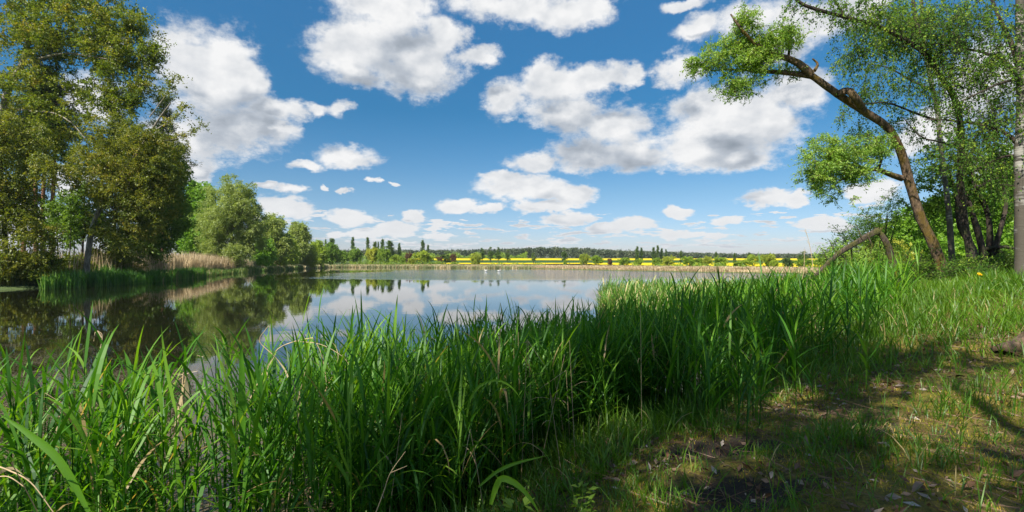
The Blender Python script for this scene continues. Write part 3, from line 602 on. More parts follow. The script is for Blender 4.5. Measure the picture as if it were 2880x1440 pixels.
def bush(name, px, top, base_y, w, D, seed, label, mat, ll=0.16, lw=0.10, ncl=90, crad=0.5, n_tw=8, n_lf=12, group=None, cat="bush", bark='bark_dark', stems=4, depth=None, droop=0.25, hang=0.2, twig=None):
    f_ = foot(px, D); top_z = P(px, top, D)[2]; H = max(0.5, top_z-f_[2]); R = w/2/F*D; rng = np.random.default_rng(seed)
    tr = []
    for s in range(stems):
        a_ = s*2*math.pi/stems+rng.random(); q = f_+np.array([math.cos(a_)*R*0.45, math.sin(a_)*R*0.45, H*0.75])
        tr.append(([f_+np.array([math.cos(a_)*0.08, math.sin(a_)*0.08, 0]), (f_+q)/2+np.array([0,0,H*0.1]), q], 0.02+H*0.008, 0.01))
    c = f_+np.array([0, 0, H*0.52]); dep = depth or R
    bl = [(c, (R*0.92, dep*0.92, H*0.46))]+[(c+np.array([rng.uniform(-.5,.5)*R, rng.uniform(-.5,.5)*dep, rng.uniform(-0.05,.32)*H]), (R*0.45, dep*0.45, H*0.22)) for _ in range(3)]
    return make_tree(name, label, f_, tr, [], bl, ncl, crad, n_tw, n_lf, ll, lw, MAT[mat], MAT[bark], seed, group=group, cat=cat, droop=droop, hang=hang, shell=0.55, sides=6, twig=twig, rmin=0.006 if twig else 0.012)
G = "shrubs on the left bank"
bush("shrub", 30, 690, 800, 130, 38.6, 41, "low yellow-orange shrub at the water's edge in the left corner", 'aspen_brown', ncl=110, group=G)
bush("shrub", 115, 700, 800, 110, 39.5, 42, "fresh green shrub beside the yellow-orange one on the left bank", 'aspen', ncl=90, group=G)
bush("shrub", 200, 712, 790, 100, 44.5, 43, "small green shrub behind the reeds under the bright gap", 'aspen', ncl=60, group=G)
bush("shrub", 330, 690, 780, 150, 50, 44, "yellowish shrub below the leaning aspen", 'aspen_brown', ncl=110, group=G)

# ---------- middle of the left shore
f0 = foot(560, 108)
make_tree("hornbeam_tree", "bright green tree with feathery pointed tops between the left grove and the big willow", f0,
  [([f0, P(558,640,108), P(552,570,108), P(548,520,108)], 0.35, 0.05)], [],
  [B(560,660,108,62,75,4.5), B(555,600,108,42,60,3.5), B(548,535,108,12,30,1.2,12), B(580,545,108,14,28,1.5,14), B(530,620,108,26,60,3)],
  460, 1.3, 9, 13, 0.42, 0.28, MAT['bright'], MAT['bark_dark'], 51, droop=0.3, shell=0.6)
f0 = foot(660, 101)
make_tree("willow_tree", "large pale green willow with dark forked limbs, the tallest round tree on the left shore", f0,
  [([f0, P(668,700,101), P(680,665,101), P(705,640,101), P(735,600,101)], 0.5, 0.1)],
  [(path(101, [(662,715),(650,660,1),(648,600,1),(655,550,1),(650,510,1)]), 0.35, 0.05), (path(101, [(672,690),(640,650,-1),(612,600,-1),(605,550,-1)]), 0.25, 0.04),
   (path(101, [(650,580),(680,545),(700,520),(712,510)]), 0.16, 0.03), (path(101, [(690,655),(715,655),(740,640),(760,650)]), 0.14, 0.03)],
  [B(650,522,101,36,38,3), B(606,540,101,32,40,2.5), B(590,620,101,40,70,4), B(695,550,101,38,45,3.5), B(700,610,101,42,60,4), B(640,620,101,55,75,5), B(610,680,101,50,50,4), B(690,690,101,55,40,4.5), B(722,650,101,30,70,3.5), B(655,590,100,70,85,5), B(650,715,99,60,30,3), B(580,715,99,40,30,3)],
  700, 1.12, 10, 14, 0.34, 0.135, MAT['willow'], MAT['bark_dark'], 52, droop=0.55, hang=0.5, shell=0.75, rw=0.35)
def mid(name, px, top, w, D, seed, label, mat, ncl=260, trunk=0.25, ll=0.45, lw=0.24, droop=0.3, blobs=None, group="trees on the left shore", crad=1.3, cat="tree"):
    f_ = foot(px, D); t_ = P(px, top, D); H = t_[2]-f_[2]; R = w/2/F*D; rng = np.random.default_rng(seed)
    bl = blobs or [(f_+np.array([0,0,H*0.45]), (R, R, H*0.42)), (f_+np.array([R*0.2,0,H*0.75]), (R*0.6, R*0.6, H*0.24)), (f_+np.array([-R*0.35,0,H*0.6]), (R*0.5, R*0.5, H*0.25))]
    return make_tree(name, label, f_, [([f_, f_*0.6+t_*0.4+np.array([R*0.1,0,0]), f_*0.2+t_*0.8], trunk, 0.05)], [], bl, ncl, crad, 9, 12, ll, lw, MAT[mat], MAT['bark_dark'], seed, group=group, droop=droop, shell=0.6, sides=7, cat=cat)
mid("willow_tree", 765, 605, 75, 132, 61, "pale loose-topped tree just right of the large willow", 'willow', blobs=[B(765,650,132,38,45,4), B(765,622,132,28,18,3), B(790,690,132,30,40,4), B(745,690,132,30,40,3)], ncl=300)
mid("alder_tree", 742, 668, 60, 124, 62, "low green tree in front of the loose-topped tree on the left shore", 'bright', 190)
mid("willow_tree", 838, 622, 66, 158, 63, "pale willow with a forked twin top above the left shore bushes", 'willow', blobs=[B(826,645,158,9,24,1.5,20), B(848,648,158,14,24,2,30), B(838,700,158,38,36,5), B(862,665,158,8,12,1,8)], ncl=320)
mid("alder_tree", 806, 655, 60, 146, 64, "rounded green tree left of the forked willow", 'far_green', 220)
mid("alder_tree", 885, 675, 72, 175, 65, "wide green bushy tree right of the forked willow", 'far_green', 260, cat="tree")
mid("alder_tree", 926, 680, 62, 196, 66, "bushy tree at the point where the left shore ends", 'far_green', 240)
mid("alder_tree", 860, 700, 60, 161, 67, "low bushy tree at the water right below the forked willow", 'far_yellow', 180)
bush("shrub", 738, 714, 750, 46, 119, 46, "small round pale shrub by the reeds right of the large willow", 'bright', 0.3, 0.2, 60, 0.8, group=G)
bush("shrub", 782, 722, 752, 50, 133, 47, "round dark green shrub at the waterline in front of the left shore trees", 'far_green', 0.35, 0.25, 60, 0.9, group=G)

# ============================================================ FAR SHORE
def far_proto(seed, kind):
    """unit-height tree with trunk and crown meshes, copied along the far shore"""
    rng = np.random.default_rng(seed); tm = MB(); lm = MB()
    if kind == 'poplar':
        tube(tm, spline([(0,0,0),(0.006,0,0.4),(0,0,0.9)], 8), np.linspace(0.014, 0.004, 8), 6)
        n = 90; h = rng.uniform(0.10, 1.0, n); r = 0.085*np.sin(np.clip(h*1.05, 0, 1)*math.pi)**0.6*(1-0.3*h)+0.01
        a_ = rng.uniform(0, 6.3, n); c = np.stack([np.cos(a_)*r*0.7, np.sin(a_)*r*0.7, h*0.97], 1)
        clusters(rng, lm, c, 0.05, 6, 7, 0.030, 0.020, -0.5, -0.5)
    elif kind == 'open':
        tube(tm, spline([(0,0,0),(0.01,0,0.4),(-0.01,0,0.95)], 9), np.linspace(0.02, 0.004, 9), 6)
        c = in_blobs(rng, [((0,0,0.35),(0.17,0.17,0.12)), ((0.03,0,0.62),(0.14,0.14,0.16)), ((0,0,0.86),(0.08,0.08,0.12)), ((-0.05,0,0.5),(0.15,0.15,0.1))], 60, 0.6)
        grow_to(rng, tm, [(0,0,z) for z in np.linspace(0.2,0.9,12)], [0.01]*12, c, 4, 0.01, 0.1, 0.02, 0.002)
        clusters(rng, lm, c, 0.065, 7, 9, 0.035, 0.024, 0.1)
    else:
        for s in range(3):
            a_ = s*2.1+rng.random(); tube(tm, spline([(0,0,0),(math.cos(a_)*0.08,math.sin(a_)*0.08,0.3),(math.cos(a_)*0.22,math.sin(a_)*0.22,0.7)], 7), np.linspace(0.022, 0.006, 7), 6)
        bl = [((0,0,0.5),(0.5,0.5,0.42))]+[((rng.uniform(-.28,.28),rng.uniform(-.28,.28),rng.uniform(0.45,.8)),(0.22,0.22,0.17)) for _ in range(5)]
        bl = [(np.array(b_[0])+np.array([0.1*rng.normal(), 0, 0.04*rng.normal()]), tuple(q*rng.uniform(0.8, 1.15) for q in b_[1])) for b_ in bl]
        c = in_blobs(rng, bl, 110, 0.6)
        clusters(rng, lm, c, 0.11, 8, 11, 0.055, 0.036, 0.3)
    return tm, lm
PROTO = {}
for kind, seeds in (('poplar', (1, 2, 3)), ('open', (4, 5)), ('round', (6, 7, 8, 9))):
    PROTO[kind] = [far_proto(s_, kind) for s_ in seeds]
MESHC = {}
def far_tree(kind, idx, px, top, w, D, mat, label, group, name, rot=0.0):
    key = (kind, idx, mat)
    f_ = foot(px, D); H = P(px, top, D)[2]-f_[2]
    root = empty(name, f_, label, "tree" if name != "bush" else "bush", group)
    if key not in MESHC:
        tm, lm = PROTO[kind][idx]
        t = tm.build("trunk", MAT['bark_far'], root, smooth=True); c = lm.build("crown", MAT[mat], root); MESHC[key] = (t, c)
    else:
        for o in MESHC[key]:
            d = o.copy(); COL.objects.link(d); d.parent = root
    unitw = {'poplar': 0.20, 'open': 0.40, 'round': 1.15}[kind]
    sx = (w/F*D)/unitw*(1.15 if px > 1600 and kind == 'round' else 1.0)
    root.scale = (sx, sx, H); root.rotation_euler = (0, 0, rot)
    return root
GF = "trees along the far shore"; GP = "poplars behind the far shore"
far = [
 ('round',0,962,702,44,205,'far_green',"small round green tree in the gap left of the big willow clump","willow_tree"),
 ('round',1,1008,690,52,206,'far_green',"left dome of the big bright willow clump on the far shore","willow_tree"),
 ('round',2,1046,688,52,204,'far_yellow',"middle dome of the big bright willow clump on the far shore","willow_tree"),
 ('round',3,1080,696,46,202,'far_green',"right dome of the big bright willow clump on the far shore","willow_tree"),
 ('round',0,1114,714,34,200,'far_green',"low light green tree just right of the big willow clump","willow_tree"),
 ('round',1,1146,705,30,205,'far_red',"red-brown leaved tree, the larger of the two near the twin poplars","copper_tree"),
 ('round',2,1133,716,24,198,'far_green',"small green tree in front of the red-brown tree","willow_tree"),
 ('round',3,1160,724,32,195,'far_yellow',"low light bush between the red-brown tree and the round willow","bush"),
 ('round',0,1189,703,54,192,'far_green',"single broad round willow below the twin poplars","willow_tree"),
 ('round',1,1236,717,24,196,'far_red',"dark reddish bush left of the tall green tree on the far shore","bush"),
 ('open',0,1254,705,40,200,'far_poplar',"tall green tree between two reddish bushes on the far shore","ash_tree"),
 ('round',3,1275,712,20,194,'far_red',"narrow dark reddish bush at the left end of the yellow field","bush"),
 ('round',2,1338,705,48,188,'far_yellow',"yellow-green willow standing alone before the yellow field","willow_tree"),
 ('open',1,1356,693,20,260,'far_poplar',"dark tree directly behind the lone yellow-green willow","ash_tree"),
 ('open',0,1380,692,20,240,'far_poplar',"slim tree in the yellow field, first right of the lone willow","ash_tree"),
 ('open',1,1400,690,20,238,'far_poplar',"slim tree in the yellow field, second right of the lone willow, tallest of three","ash_tree"),
 ('open',0,1428,699,17,236,'far_poplar',"slim tree in the yellow field, third right of the lone willow","ash_tree"),
 ('open',1,1501,706,17,225,'far_poplar',"small slim tree standing alone in the middle of the yellow field","ash_tree"),
 ('open',0,1587,693,19,205,'far_poplar',"tall slim tree at the shore in the middle of the yellow fields","ash_tree"),
 ('round',1,1589,728,16,190,'far_green',"little bush at the foot of the tall slim tree","bush"),
 ('round',3,1642,712,28,190,'far_yellow',"ragged yellowish willow right of the tall slim tree","willow_tree"),
 ('round',0,1676,717,34,185,'far_green',"rounded green bush next to the ragged yellowish willow","bush"),
 ('round',1,1717,723,16,180,'far_red',"tiny brownish bush between two green ones on the far shore","bush"),
 ('round',2,1753,720,38,176,'far_green',"flat-topped green bush right of the tiny brownish one","bush"),
 ('round',0,1798,726,27,168,'far_green',"round bush at the foot of the poplar pair","bush"),
 ('round',3,1846,724,28,165,'far_green',"round bush below the group of four poplars","bush"),
 ('round',1,1880,715,42,162,'far_yellow',"pale loose willow right of the four poplars","willow_tree"),
 ('round',2,1942,716,40,150,'far_green',"broad bright willow left of the small orchard-like trees","willow_tree"),
 ('round',0,1968,724,25,150,'far_green',"small tree touching the broad bright willow","willow_tree"),
 ('round',3,1991,719,26,148,'far_yellow',"thin pale tree between the two broad bright willows","willow_tree"),
 ('round',1,2023,718,42,142,'far_green',"broad bright willow right of the thin pale tree","willow_tree"),
 ('round',2,2078,729,38,138,'far_green',"low spreading tree in front of the wide yellow field","willow_tree"),
 ('round',0,2118,714,40,136,'far_green',"tall rounded willow before the wide yellow field","willow_tree"),
 ('round',3,2160,712,42,136,'far_yellow',"half-bare greyish willow beside the tall rounded one","willow_tree"),
 ('round',1,2182,727,28,130,'far_green',"small green bush under the half-bare willow","bush"),
 ('round',2,2217,720,34,128,'far_poplar',"dark spreading tree in front of the last patch of yellow","oak_tree"),
 ('open',0,2258,704,34,150,'far_poplar',"loose grey-green tree rising behind the bush at the end of the far shore","ash_tree"),
 ('round',3,2262,727,44,120,'far_green',"bright round bush at the right end of the far shore","bush"),
 ('round',0,2330,720,60,118,'far_green',"green bush half hidden behind the broken branch","bush"),
 ('round',1,2420,715,80,112,'far_green',"green tree seen through the shrub on the right bank","willow_tree"),
]
for k_, (kind, idx, px, top, w, D, mat, label, nm) in enumerate(far):
    far_tree(kind, idx, px, top, w, D, mat, label, GF, nm, rot=k_*0.9)
pops = [(779+137,672,6,250,"tiny poplar tip showing above the left shore bushes"),(934,670,20,240,"loose broad poplar behind the end of the left shore"),
 (992,667,11,260,"lone slender poplar at the left end of the big willow clump"),(1034,667,11,262,"tall slender poplar rising from the middle of the big willow clump"),
 (1055,679,14,258,"stout poplar behind the willow clump, left of the tiny one"),(1064,680,6,262,"tiniest poplar behind the big willow clump"),
 (1076,672,12,259,"slender poplar behind the right dome of the willow clump"),(1096,676,24,236,"broad dark poplar at the right end of the willow clump"),
 (1123,684,10,240,"narrow poplar between the willow clump and the red-brown tree"),(1189,675,12,258,"taller of the twin poplars above the round willow"),
 (1204,688,9,256,"shorter of the twin poplars above the round willow"),(1792,693,10,250,"left poplar of the pair above the far fields"),
 (1804,696,8,252,"right poplar of the pair above the far fields"),(1838,695,10,248,"first of the four poplars in a row, stout"),
 (1850,690,9,248,"second and tallest of the four poplars in a row"),(1861,698,8,250,"third of the four poplars in a row"),
 (1873,700,6,254,"last and smallest of the four poplars in a row"),(1915,705,9,240,"lone poplar left of the broad bright willow"),
 (2014,708,8,235,"poplar tip above the second broad bright willow"),(2066,711,8,230,"short poplar tip above the wide yellow field"),
 (2107,710,11,225,"poplar behind the tall rounded willow")]
for k_, (px, top, w, D, label) in enumerate(pops):
    far_tree('poplar', k_ % 3, px, top, w*1.15, D, 'far_poplar', label, GP, "poplar_tree", rot=k_*1.3)

# far pine forest, one mass
def forest():
    rng = np.random.default_rng(77); mb = MB(); cen = []; rad = []
    n = 1500
    px = rng.uniform(780, 2600, n); D = rng.uniform(480, 640, n)
    front = np.interp(px, [780,1100,1300,1420,1700,1850,2300,2600], [0.80,0.80,0.82,1.0,1.0,0.82,0.7,0.7])
    x = (px-1440)/F*D; z = ground_z(x, D); top = np.interp(px, [780,1100,1290,1400,1520,1640,1740,1860,2000,2130,2300,2600], [709,706,705,703,698,700,706,711,715,720,724,724])
    H = (CAMZ+(HOR-top)/F*D-z)*rng.uniform(0.84, 1.06, n); H = np.maximum(H, 3)
    k = 15
    hh = rng.random((n, k))**0.8; r = (1-hh)**0.7*2.6+0.35; a_ = rng.uniform(0, 6.3, (n, k))
    C = np.stack([x[:, None]+np.cos(a_)*r*0.7, D[:, None]+np.sin(a_)*r*0.7, z[:, None]+H[:, None]*(0.15+0.83*hh)], -1).reshape(-1, 3)
    tone = np.repeat(rng.random(n), k)
    pos = np.repeat(C, 7, 0); m = len(pos); pos = pos+rng.normal(size=(m, 3))*np.array([0.75,0.75,0.65])
    ax = rng.normal(size=(m, 3)); nr = rng.normal(size=(m, 3)); nr[:, 1] -= 1.2; nr[:, 2] += 0.6
    tt = np.clip(np.repeat(tone, 7)*0.65+rng.random(m)*0.3, 0, 1)
    leaves(mb, pos, ax, nr, rng.uniform(1.0, 1.9, m), rng.uniform(0.7, 1.3, m), tt)
    return mb.build("pine_forest", MAT['forest'])
tag(forest(), "dark distant pine forest along the horizon behind the fields", "forest", kind="stuff")
def shore_hedge():
    rng = np.random.default_rng(79); mb = MB(); n = 1500
    px = rng.uniform(960, 2300, n); keep = (vn(px, px*0.3, 0.05, 2) > 0.15) | (px < 1290); px = px[keep]; n = len(px)
    D = np.interp(px, [960,1290,1500,1700,2000,2300], [198,190,186,150,118,100])+rng.uniform(-3, 3, n); x = (px-1440)/F*D; z = ground_z(x, D)
    hh = np.where(px < 1290, 2.6, 1.3)*(0.6+0.5*vn(px, px, 0.11, 1))
    C = np.stack([x, D, z+rng.uniform(0.1, 1, n)*np.maximum(hh, 0.3)], 1); pos = np.repeat(C, 12, 0)+rng.normal(size=(n*12, 3))*np.array([0.5,0.5,0.3]); m = len(pos)
    nr = rng.normal(size=(m, 3)); nr[:, 1] -= 1
    leaves(mb, pos, rng.normal(size=(m, 3)), nr, rng.uniform(0.25, 0.5, m), rng.uniform(0.2, 0.3, m), np.repeat(rng.random(n), 12)*0.9)
    return mb.build("undergrowth", MAT['far_green'])
tag(shore_hedge(), "low uneven undergrowth between the trees behind the far reeds", "undergrowth", kind="stuff")
def hedge():
    """lighter deciduous edge of the forest"""
    rng = np.random.default_rng(78); mb = MB(); n = 900
    px = np.concatenate([rng.uniform(1285, 1480, 450), rng.uniform(960, 1285, 450)]); D = rng.uniform(456, 474, n); x = (px-1440)/F*D; z = ground_z(x, D)
    C = np.stack([x, D, z+rng.uniform(0.3, 5.2, n)*(0.6+0.4*np.sin(px*0.09))], 1); pos = np.repeat(C, 14, 0)+rng.normal(size=(n*14, 3))*0.8; m = len(pos)
    nr = rng.normal(size=(m, 3)); nr[:, 1] -= 1
    leaves(mb, pos, rng.normal(size=(m, 3)), nr, rng.uniform(0.8, 1.4, m), rng.uniform(0.6, 1, m), np.repeat(rng.random(n), 14)*0.8)
    return mb.build("forest_edge", MAT['far_green'])
tag(hedge(), "light green bushy edge along the foot of the pine forest", "forest edge", kind="stuff")

# ------------------------------------------------------------ blades
def blades(rng, mb, base, L, W, az, th0, kap, seg=6, rnd=None, h0=None, h1=None, twist=None, prof=None):
    """ribbons: start angle th0 from vertical, bending over by kap"""
    n = len(base); ds = L/seg; pos = base.copy(); out = [pos.copy()]
    hd = np.stack([np.cos(az), np.sin(az), np.zeros(n)], 1); side = np.stack([-np.sin(az), np.cos(az), np.zeros(n)], 1)
    if twist is not None:
        side = unit(side*np.cos(twist)[:, None]+hd*np.sin(twist)[:, None]*0.9)
    for i in range(seg):
        th = th0+kap*((i+0.5)/seg)**1.5
        pos = pos+(hd*np.sin(th)[:, None]+np.array([0, 0, 1])*np.cos(th)[:, None])*ds[:, None]; out.append(pos.copy())
    if prof is None: prof = np.interp(np.linspace(0, 1, seg+1), [0, .12, .4, .75, .92, 1], [0.45, 0.85, 1.0, 0.68, 0.3, 0.03])
    V = []
    for i in range(seg+1):
        w = (W*prof[i]*0.5)[:, None]; V += [out[i]-side*w, out[i]+side*w]
    V = np.stack(V, 1); m = 2*(seg+1)
    Fc = np.array([[2*i, 2*i+1, 2*i+3, 2*i+2] for i in range(seg)])
    Fc = (np.arange(n)[:, None, None]*m+Fc[None]).reshape(-1, 4)
    r = np.repeat(rng.random(n) if rnd is None else rnd, m)
    h0 = np.zeros(n) if h0 is None else h0; h1 = np.ones(n) if h1 is None else h1
    h = (h0[:, None]+(h1-h0)[:, None]*np.repeat(np.linspace(0, 1, seg+1), 2)[None, :]).ravel()
    mb.add(V.reshape(-1, 3), Fc, r, h)
def reeds(rng, mb, xy, H, nleaf=7, LL=0.42, LW=0.022, lean=0.12, stemw=0.007, tan_share=0.012, upright=1.0, seg=6):
    n = len(xy); z = np.maximum(ground_z(xy[:, 0], xy[:, 1]), -0.5); b = np.stack([xy[:, 0], xy[:, 1], z], 1)
    topz = np.maximum(z, 0)+H; Hs = topz-z
    az = rng.uniform(0, 2*math.pi, n); ln = rng.normal(0, lean, n)
    tone = rng.random(n)*0.85; dead = rng.random(n) < tan_share; tone[dead] = 1.0
    ld = np.stack([np.cos(az)*ln, np.sin(az)*ln, np.zeros(n)], 1)
    def at(t): return b+np.array([0, 0, 1])*(Hs*t)[:, None]+ld*(Hs*t**2)[:, None]
    A, C, B_ = at(np.zeros(n)), at(np.full(n, 0.45)), at(np.full(n, 0.86))
    st = MB(); thin_sticks(st, A, B_, np.full(n, stemw), np.full(n, stemw*0.45), C)
    V = st.v[0]; h = np.clip((V[:, 2]-0)/np.repeat(H, 9), 0, 1); mb.add(V, st.f[0], np.repeat(tone*0.9, 9), h)
    for j in range(nleaf):
        keep = rng.random(n) < 0.92
        t = np.clip(0.22+0.66*(j+rng.random(n)*0.9)/nleaf, 0, 0.9); o = at(t)
        up = t**2
        th0 = rng.normal(0.55, 0.18, n)*(1.15-0.75*up)*upright; kap = rng.normal(0.75, 0.45, n)*(1.3-0.8*up)
        br = rng.random(n) < 0.06; kap = np.where(br, kap+1.6, kap)
        L_ = LL*rng.uniform(0.7, 1.35, n)*(0.75+0.4*np.sin(t*3.0)); a2 = az+j*2.4+rng.normal(0, 0.5, n)
        W_ = LW*rng.uniform(0.7, 1.3, n)
        r_ = np.where(dead, 1.0, np.clip(tone+rng.normal(0, 0.1, n), 0, 0.93)); r_ = np.where(rng.random(n) < 0.012, 1.0, r_)
        h0 = t; h1 = np.minimum(1, t+0.25)
        blades(rng, mb, o[keep], L_[keep], W_[keep], a2[keep], th0[keep], kap[keep], seg, r_[keep], h0[keep], h1[keep], rng.normal(0, 0.5, n)[keep])
def scatter(rng, n, x0, x1, y0, y1, fn):
    x = rng.uniform(x0, x1, n); y = rng.uniform(y0, y1, n); k = rng.random(n) < fn(x, y); return np.stack([x[k], y[k]], 1)

# ---------- near reed bed
rng = np.random.default_rng(101)
def dens_near(x, y):
    s = sdist(x, y); u = x/np.maximum(y, 0.5)
    wdt = 0.35*ss(-u, 0.30, 0.5); d = ss(s, -2.6+wdt, -1.9+wdt)*(1-ss(s, -0.1, 0.5))
    gap = np.exp(-((u+0.62)/0.13)**2)*ss(y, 2.7, 3.5)
    d = d*(1-0.97*gap)
    d = d*(0.55+0.45*ss(vn(x, y, 1.6, 4), -0.5, 0.4))
    left = ss(-u, 0.55, 0.75); d = d*(1-0.52*left)
    return d
xy = scatter(rng, 9600, -7, 2.2, 1.9, 9.5, dens_near)
xy = xy[(xy**2).sum(1) > 1.9**2]
mb = MB(); H = 1.20+rng.normal(0, 0.15, len(xy))+0.12*vn(xy[:, 0], xy[:, 1], 1.1, 1)-0.12*ss(xy[:, 0], -1.5, 0); H = H+0.06*ss(-xy[:, 0]/xy[:, 1], 0.45, 0.65); H = np.clip(H, 0.5, 1.65)
reeds(rng, mb, xy, H, 9, 0.40, 0.0185, 0.11)
tag(mb.build("reed_bed", MAT['reed']), "dense bright green reeds in the foreground shallows from the left corner to the middle", "reeds", kind="stuff")
xy = scatter(rng, 11500, 1.6, 15, 4, 24, lambda x, y: ss(sdist(x, y), -2.6, -1.8)*(1-ss(sdist(x, y), 0.2, 2.3))*(0.6+0.4*ss(vn(x, y, 1.4, 4), -0.5, 0.4)))
mb = MB(); H = np.clip(1.42+rng.normal(0, 0.17, len(xy))-0.62*ss(sdist(xy[:, 0], xy[:, 1]), 0.0, 1.6)-0.24*ss(xy[:, 0]/xy[:, 1], 0.0, 0.1)*(1-ss(xy[:, 0]/xy[:, 1], 0.24, 0.36)), 0.4, 1.75)
reeds(rng, mb, xy, H, 8, 0.40, 0.021, 0.10, seg=5)
tag(mb.build("reed_bed", MAT['reed']), "dark green reeds along the right bank running towards the trees", "reeds", kind="stuff")
def dens_out(x, y):
    u = x/y; s = sdist(x, y); return (s < -1.0)*ss(u, 0.165, 0.19)*(1-ss(u, 0.62, 0.66))*ss(y, 14.0, 15.2)*(1-ss(y, 19.5, 21.5))
xy = scatter(rng, 11000, 2, 14, 14, 22, dens_out)
mb = MB(); H = np.clip(1.20+rng.normal(0, 0.17, len(xy))+0.12*vn(xy[:, 0], xy[:, 1], 0.8), 0.5, 1.7)
reeds(rng, mb, xy, H, 6, 0.36, 0.024, 0.07, 0.009, 0.14, seg=4)
tag(mb.build("reed_bed", MAT['reed_lit']), "sunlit reeds with straw-coloured feet standing out in the water", "reeds", kind="stuff")

# ---------- bank grass
rng = np.random.default_rng(202)
def grass(n, x0, x1, y0, y1, fn, L, W, name, label, seg=4, lush=0.0, kmu=1.0):
    xy = scatter(rng, n, x0, x1, y0, y1, fn); m = len(xy)
    # tufts: pull blades towards tuft centres
    q = 0.22; cx = np.round(xy[:, 0]/q)*q+vn(xy[:, 1], xy[:, 0], 9)*0.06; cy = np.round(xy[:, 1]/q)*q+vn(xy[:, 0], xy[:, 1], 11)*0.06
    tuft = rng.random(m) < 0.35; xy[tuft, 0] += (cx-xy[:, 0])[tuft]*0.6; xy[tuft, 1] += (cy-xy[:, 1])[tuft]*0.6
    z = ground_z(xy[:, 0], xy[:, 1])-0.01; b = np.stack([xy[:, 0], xy[:, 1], z], 1)
    hs = (0.7+0.45*vn(xy[:, 0], xy[:, 1], 1.2, 7)+lush)*rng.uniform(0.5, 1.3, m)
    tone = np.clip(0.45+0.3*vn(xy[:, 0], xy[:, 1], 0.9, 3)+rng.normal(0, 0.17, m), 0, 0.93); tone[rng.random(m) < 0.022] = 1.0
    mb = MB(); blades(rng, mb, b, L*np.maximum(hs, 0.25), W*rng.uniform(0.6, 1.3, m), rng.uniform(0, 6.3, m), np.abs(rng.normal(0.25, 0.2, m)), rng.normal(kmu, 0.5, m), seg, tone, twist=rng.normal(0, 0.6, m))
    return tag(mb.build(name, MAT['grass']), label, "grass", kind="stuff")
def bare(x, y): return 1-0.93*np.clip(np.exp(-(((x-1.62)/0.5)**2+((y-4.05)/0.33)**2)**2)+np.exp(-(((x-1.35)/0.42)**2+((y-3.1)/0.26)**2)**2), 0, 1)
def near_fn(x, y):
    s = sdist(x, y); p_ = ss(vn(x, y, 1.5, 9)+0.55*vn(x, y, 5, 2), -0.35, 0.75)
    edge = 1-ss(s, 0.4, 2.4)
    return bare(x, y)*(s > 0.0)*np.clip(0.16+0.75*p_+0.6*edge, 0, 1)*(1-0.5*ss(x-0.45*y, 1.2, 3.5))
grass(100000, -3.5, 9.5, 1.2, 8.5, near_fn, 0.14, 0.0065, "bank_grass", "patchy short grass on the shaded mossy ground in the right foreground", lush=0.15)
def lush_fn(x, y):
    s = sdist(x, y); return (s > 0.0)*ss(y+0.28*x, 5.6, 8.5)
grass(120000, 1.5, 26, 5, 24, lush_fn, 0.30, 0.012, "meadow_grass", "lush tall green grass on the rise below the right-hand trees", lush=0.35, kmu=0.9)
grass(60000, -1.5, 9.5, 1.2, 8.5, lambda x, y: (sdist(x, y) > 0.1)*ss(vn(x, y, 2.3, 4)+0.7*vn(x, y, 6.5, 6), 0.35, 0.75), 0.24, 0.0075, "grass_tuft", "taller green grass tufts dotted over the mossy ground", lush=0.25)
xy = scatter(rng, 230000, 0, 9.5, 1.2, 9, lambda x, y: (sdist(x, y) > 0.3)*ss(vn(x, y, 2.1, 5)+0.5*vn(x, y, 6, 1), -0.7, 0.3)*np.clip(1.35-0.1*np.hypot(x, y), 0.25, 1)*bare(x, y)); m = len(xy)
mb = MB(); b = np.stack([xy[:, 0], xy[:, 1], ground_z(xy[:, 0], xy[:, 1])-0.004], 1)
blades(rng, mb, b, rng.uniform(0.012, 0.038, m), rng.uniform(0.003, 0.007, m), rng.uniform(0, 6.3, m), rng.uniform(0, 0.9, m), rng.uniform(0, 1.2, m), 2, np.clip(0.5+0.35*vn(xy[:, 0], xy[:, 1], 3, 8)+rng.normal(0, 0.2, m), 0, 1), prof=np.array([1, 0.8, 0.1]))
tag(mb.build("moss", MAT['moss']), "low olive and rusty moss carpeting the trampled ground in the right foreground", "moss", kind="stuff")
# grass collar at the foot of the reeds
grass(26000, -6.5, 3.5, 1.3, 6.5, lambda x, y: ((sdist(x, y) > -0.5) & (sdist(x, y) < 1.0))*0.9*bare(x, y), 0.34, 0.010, "shore_grass", "long thin grass mixed into the foot of the foreground reeds", lush=0.2)

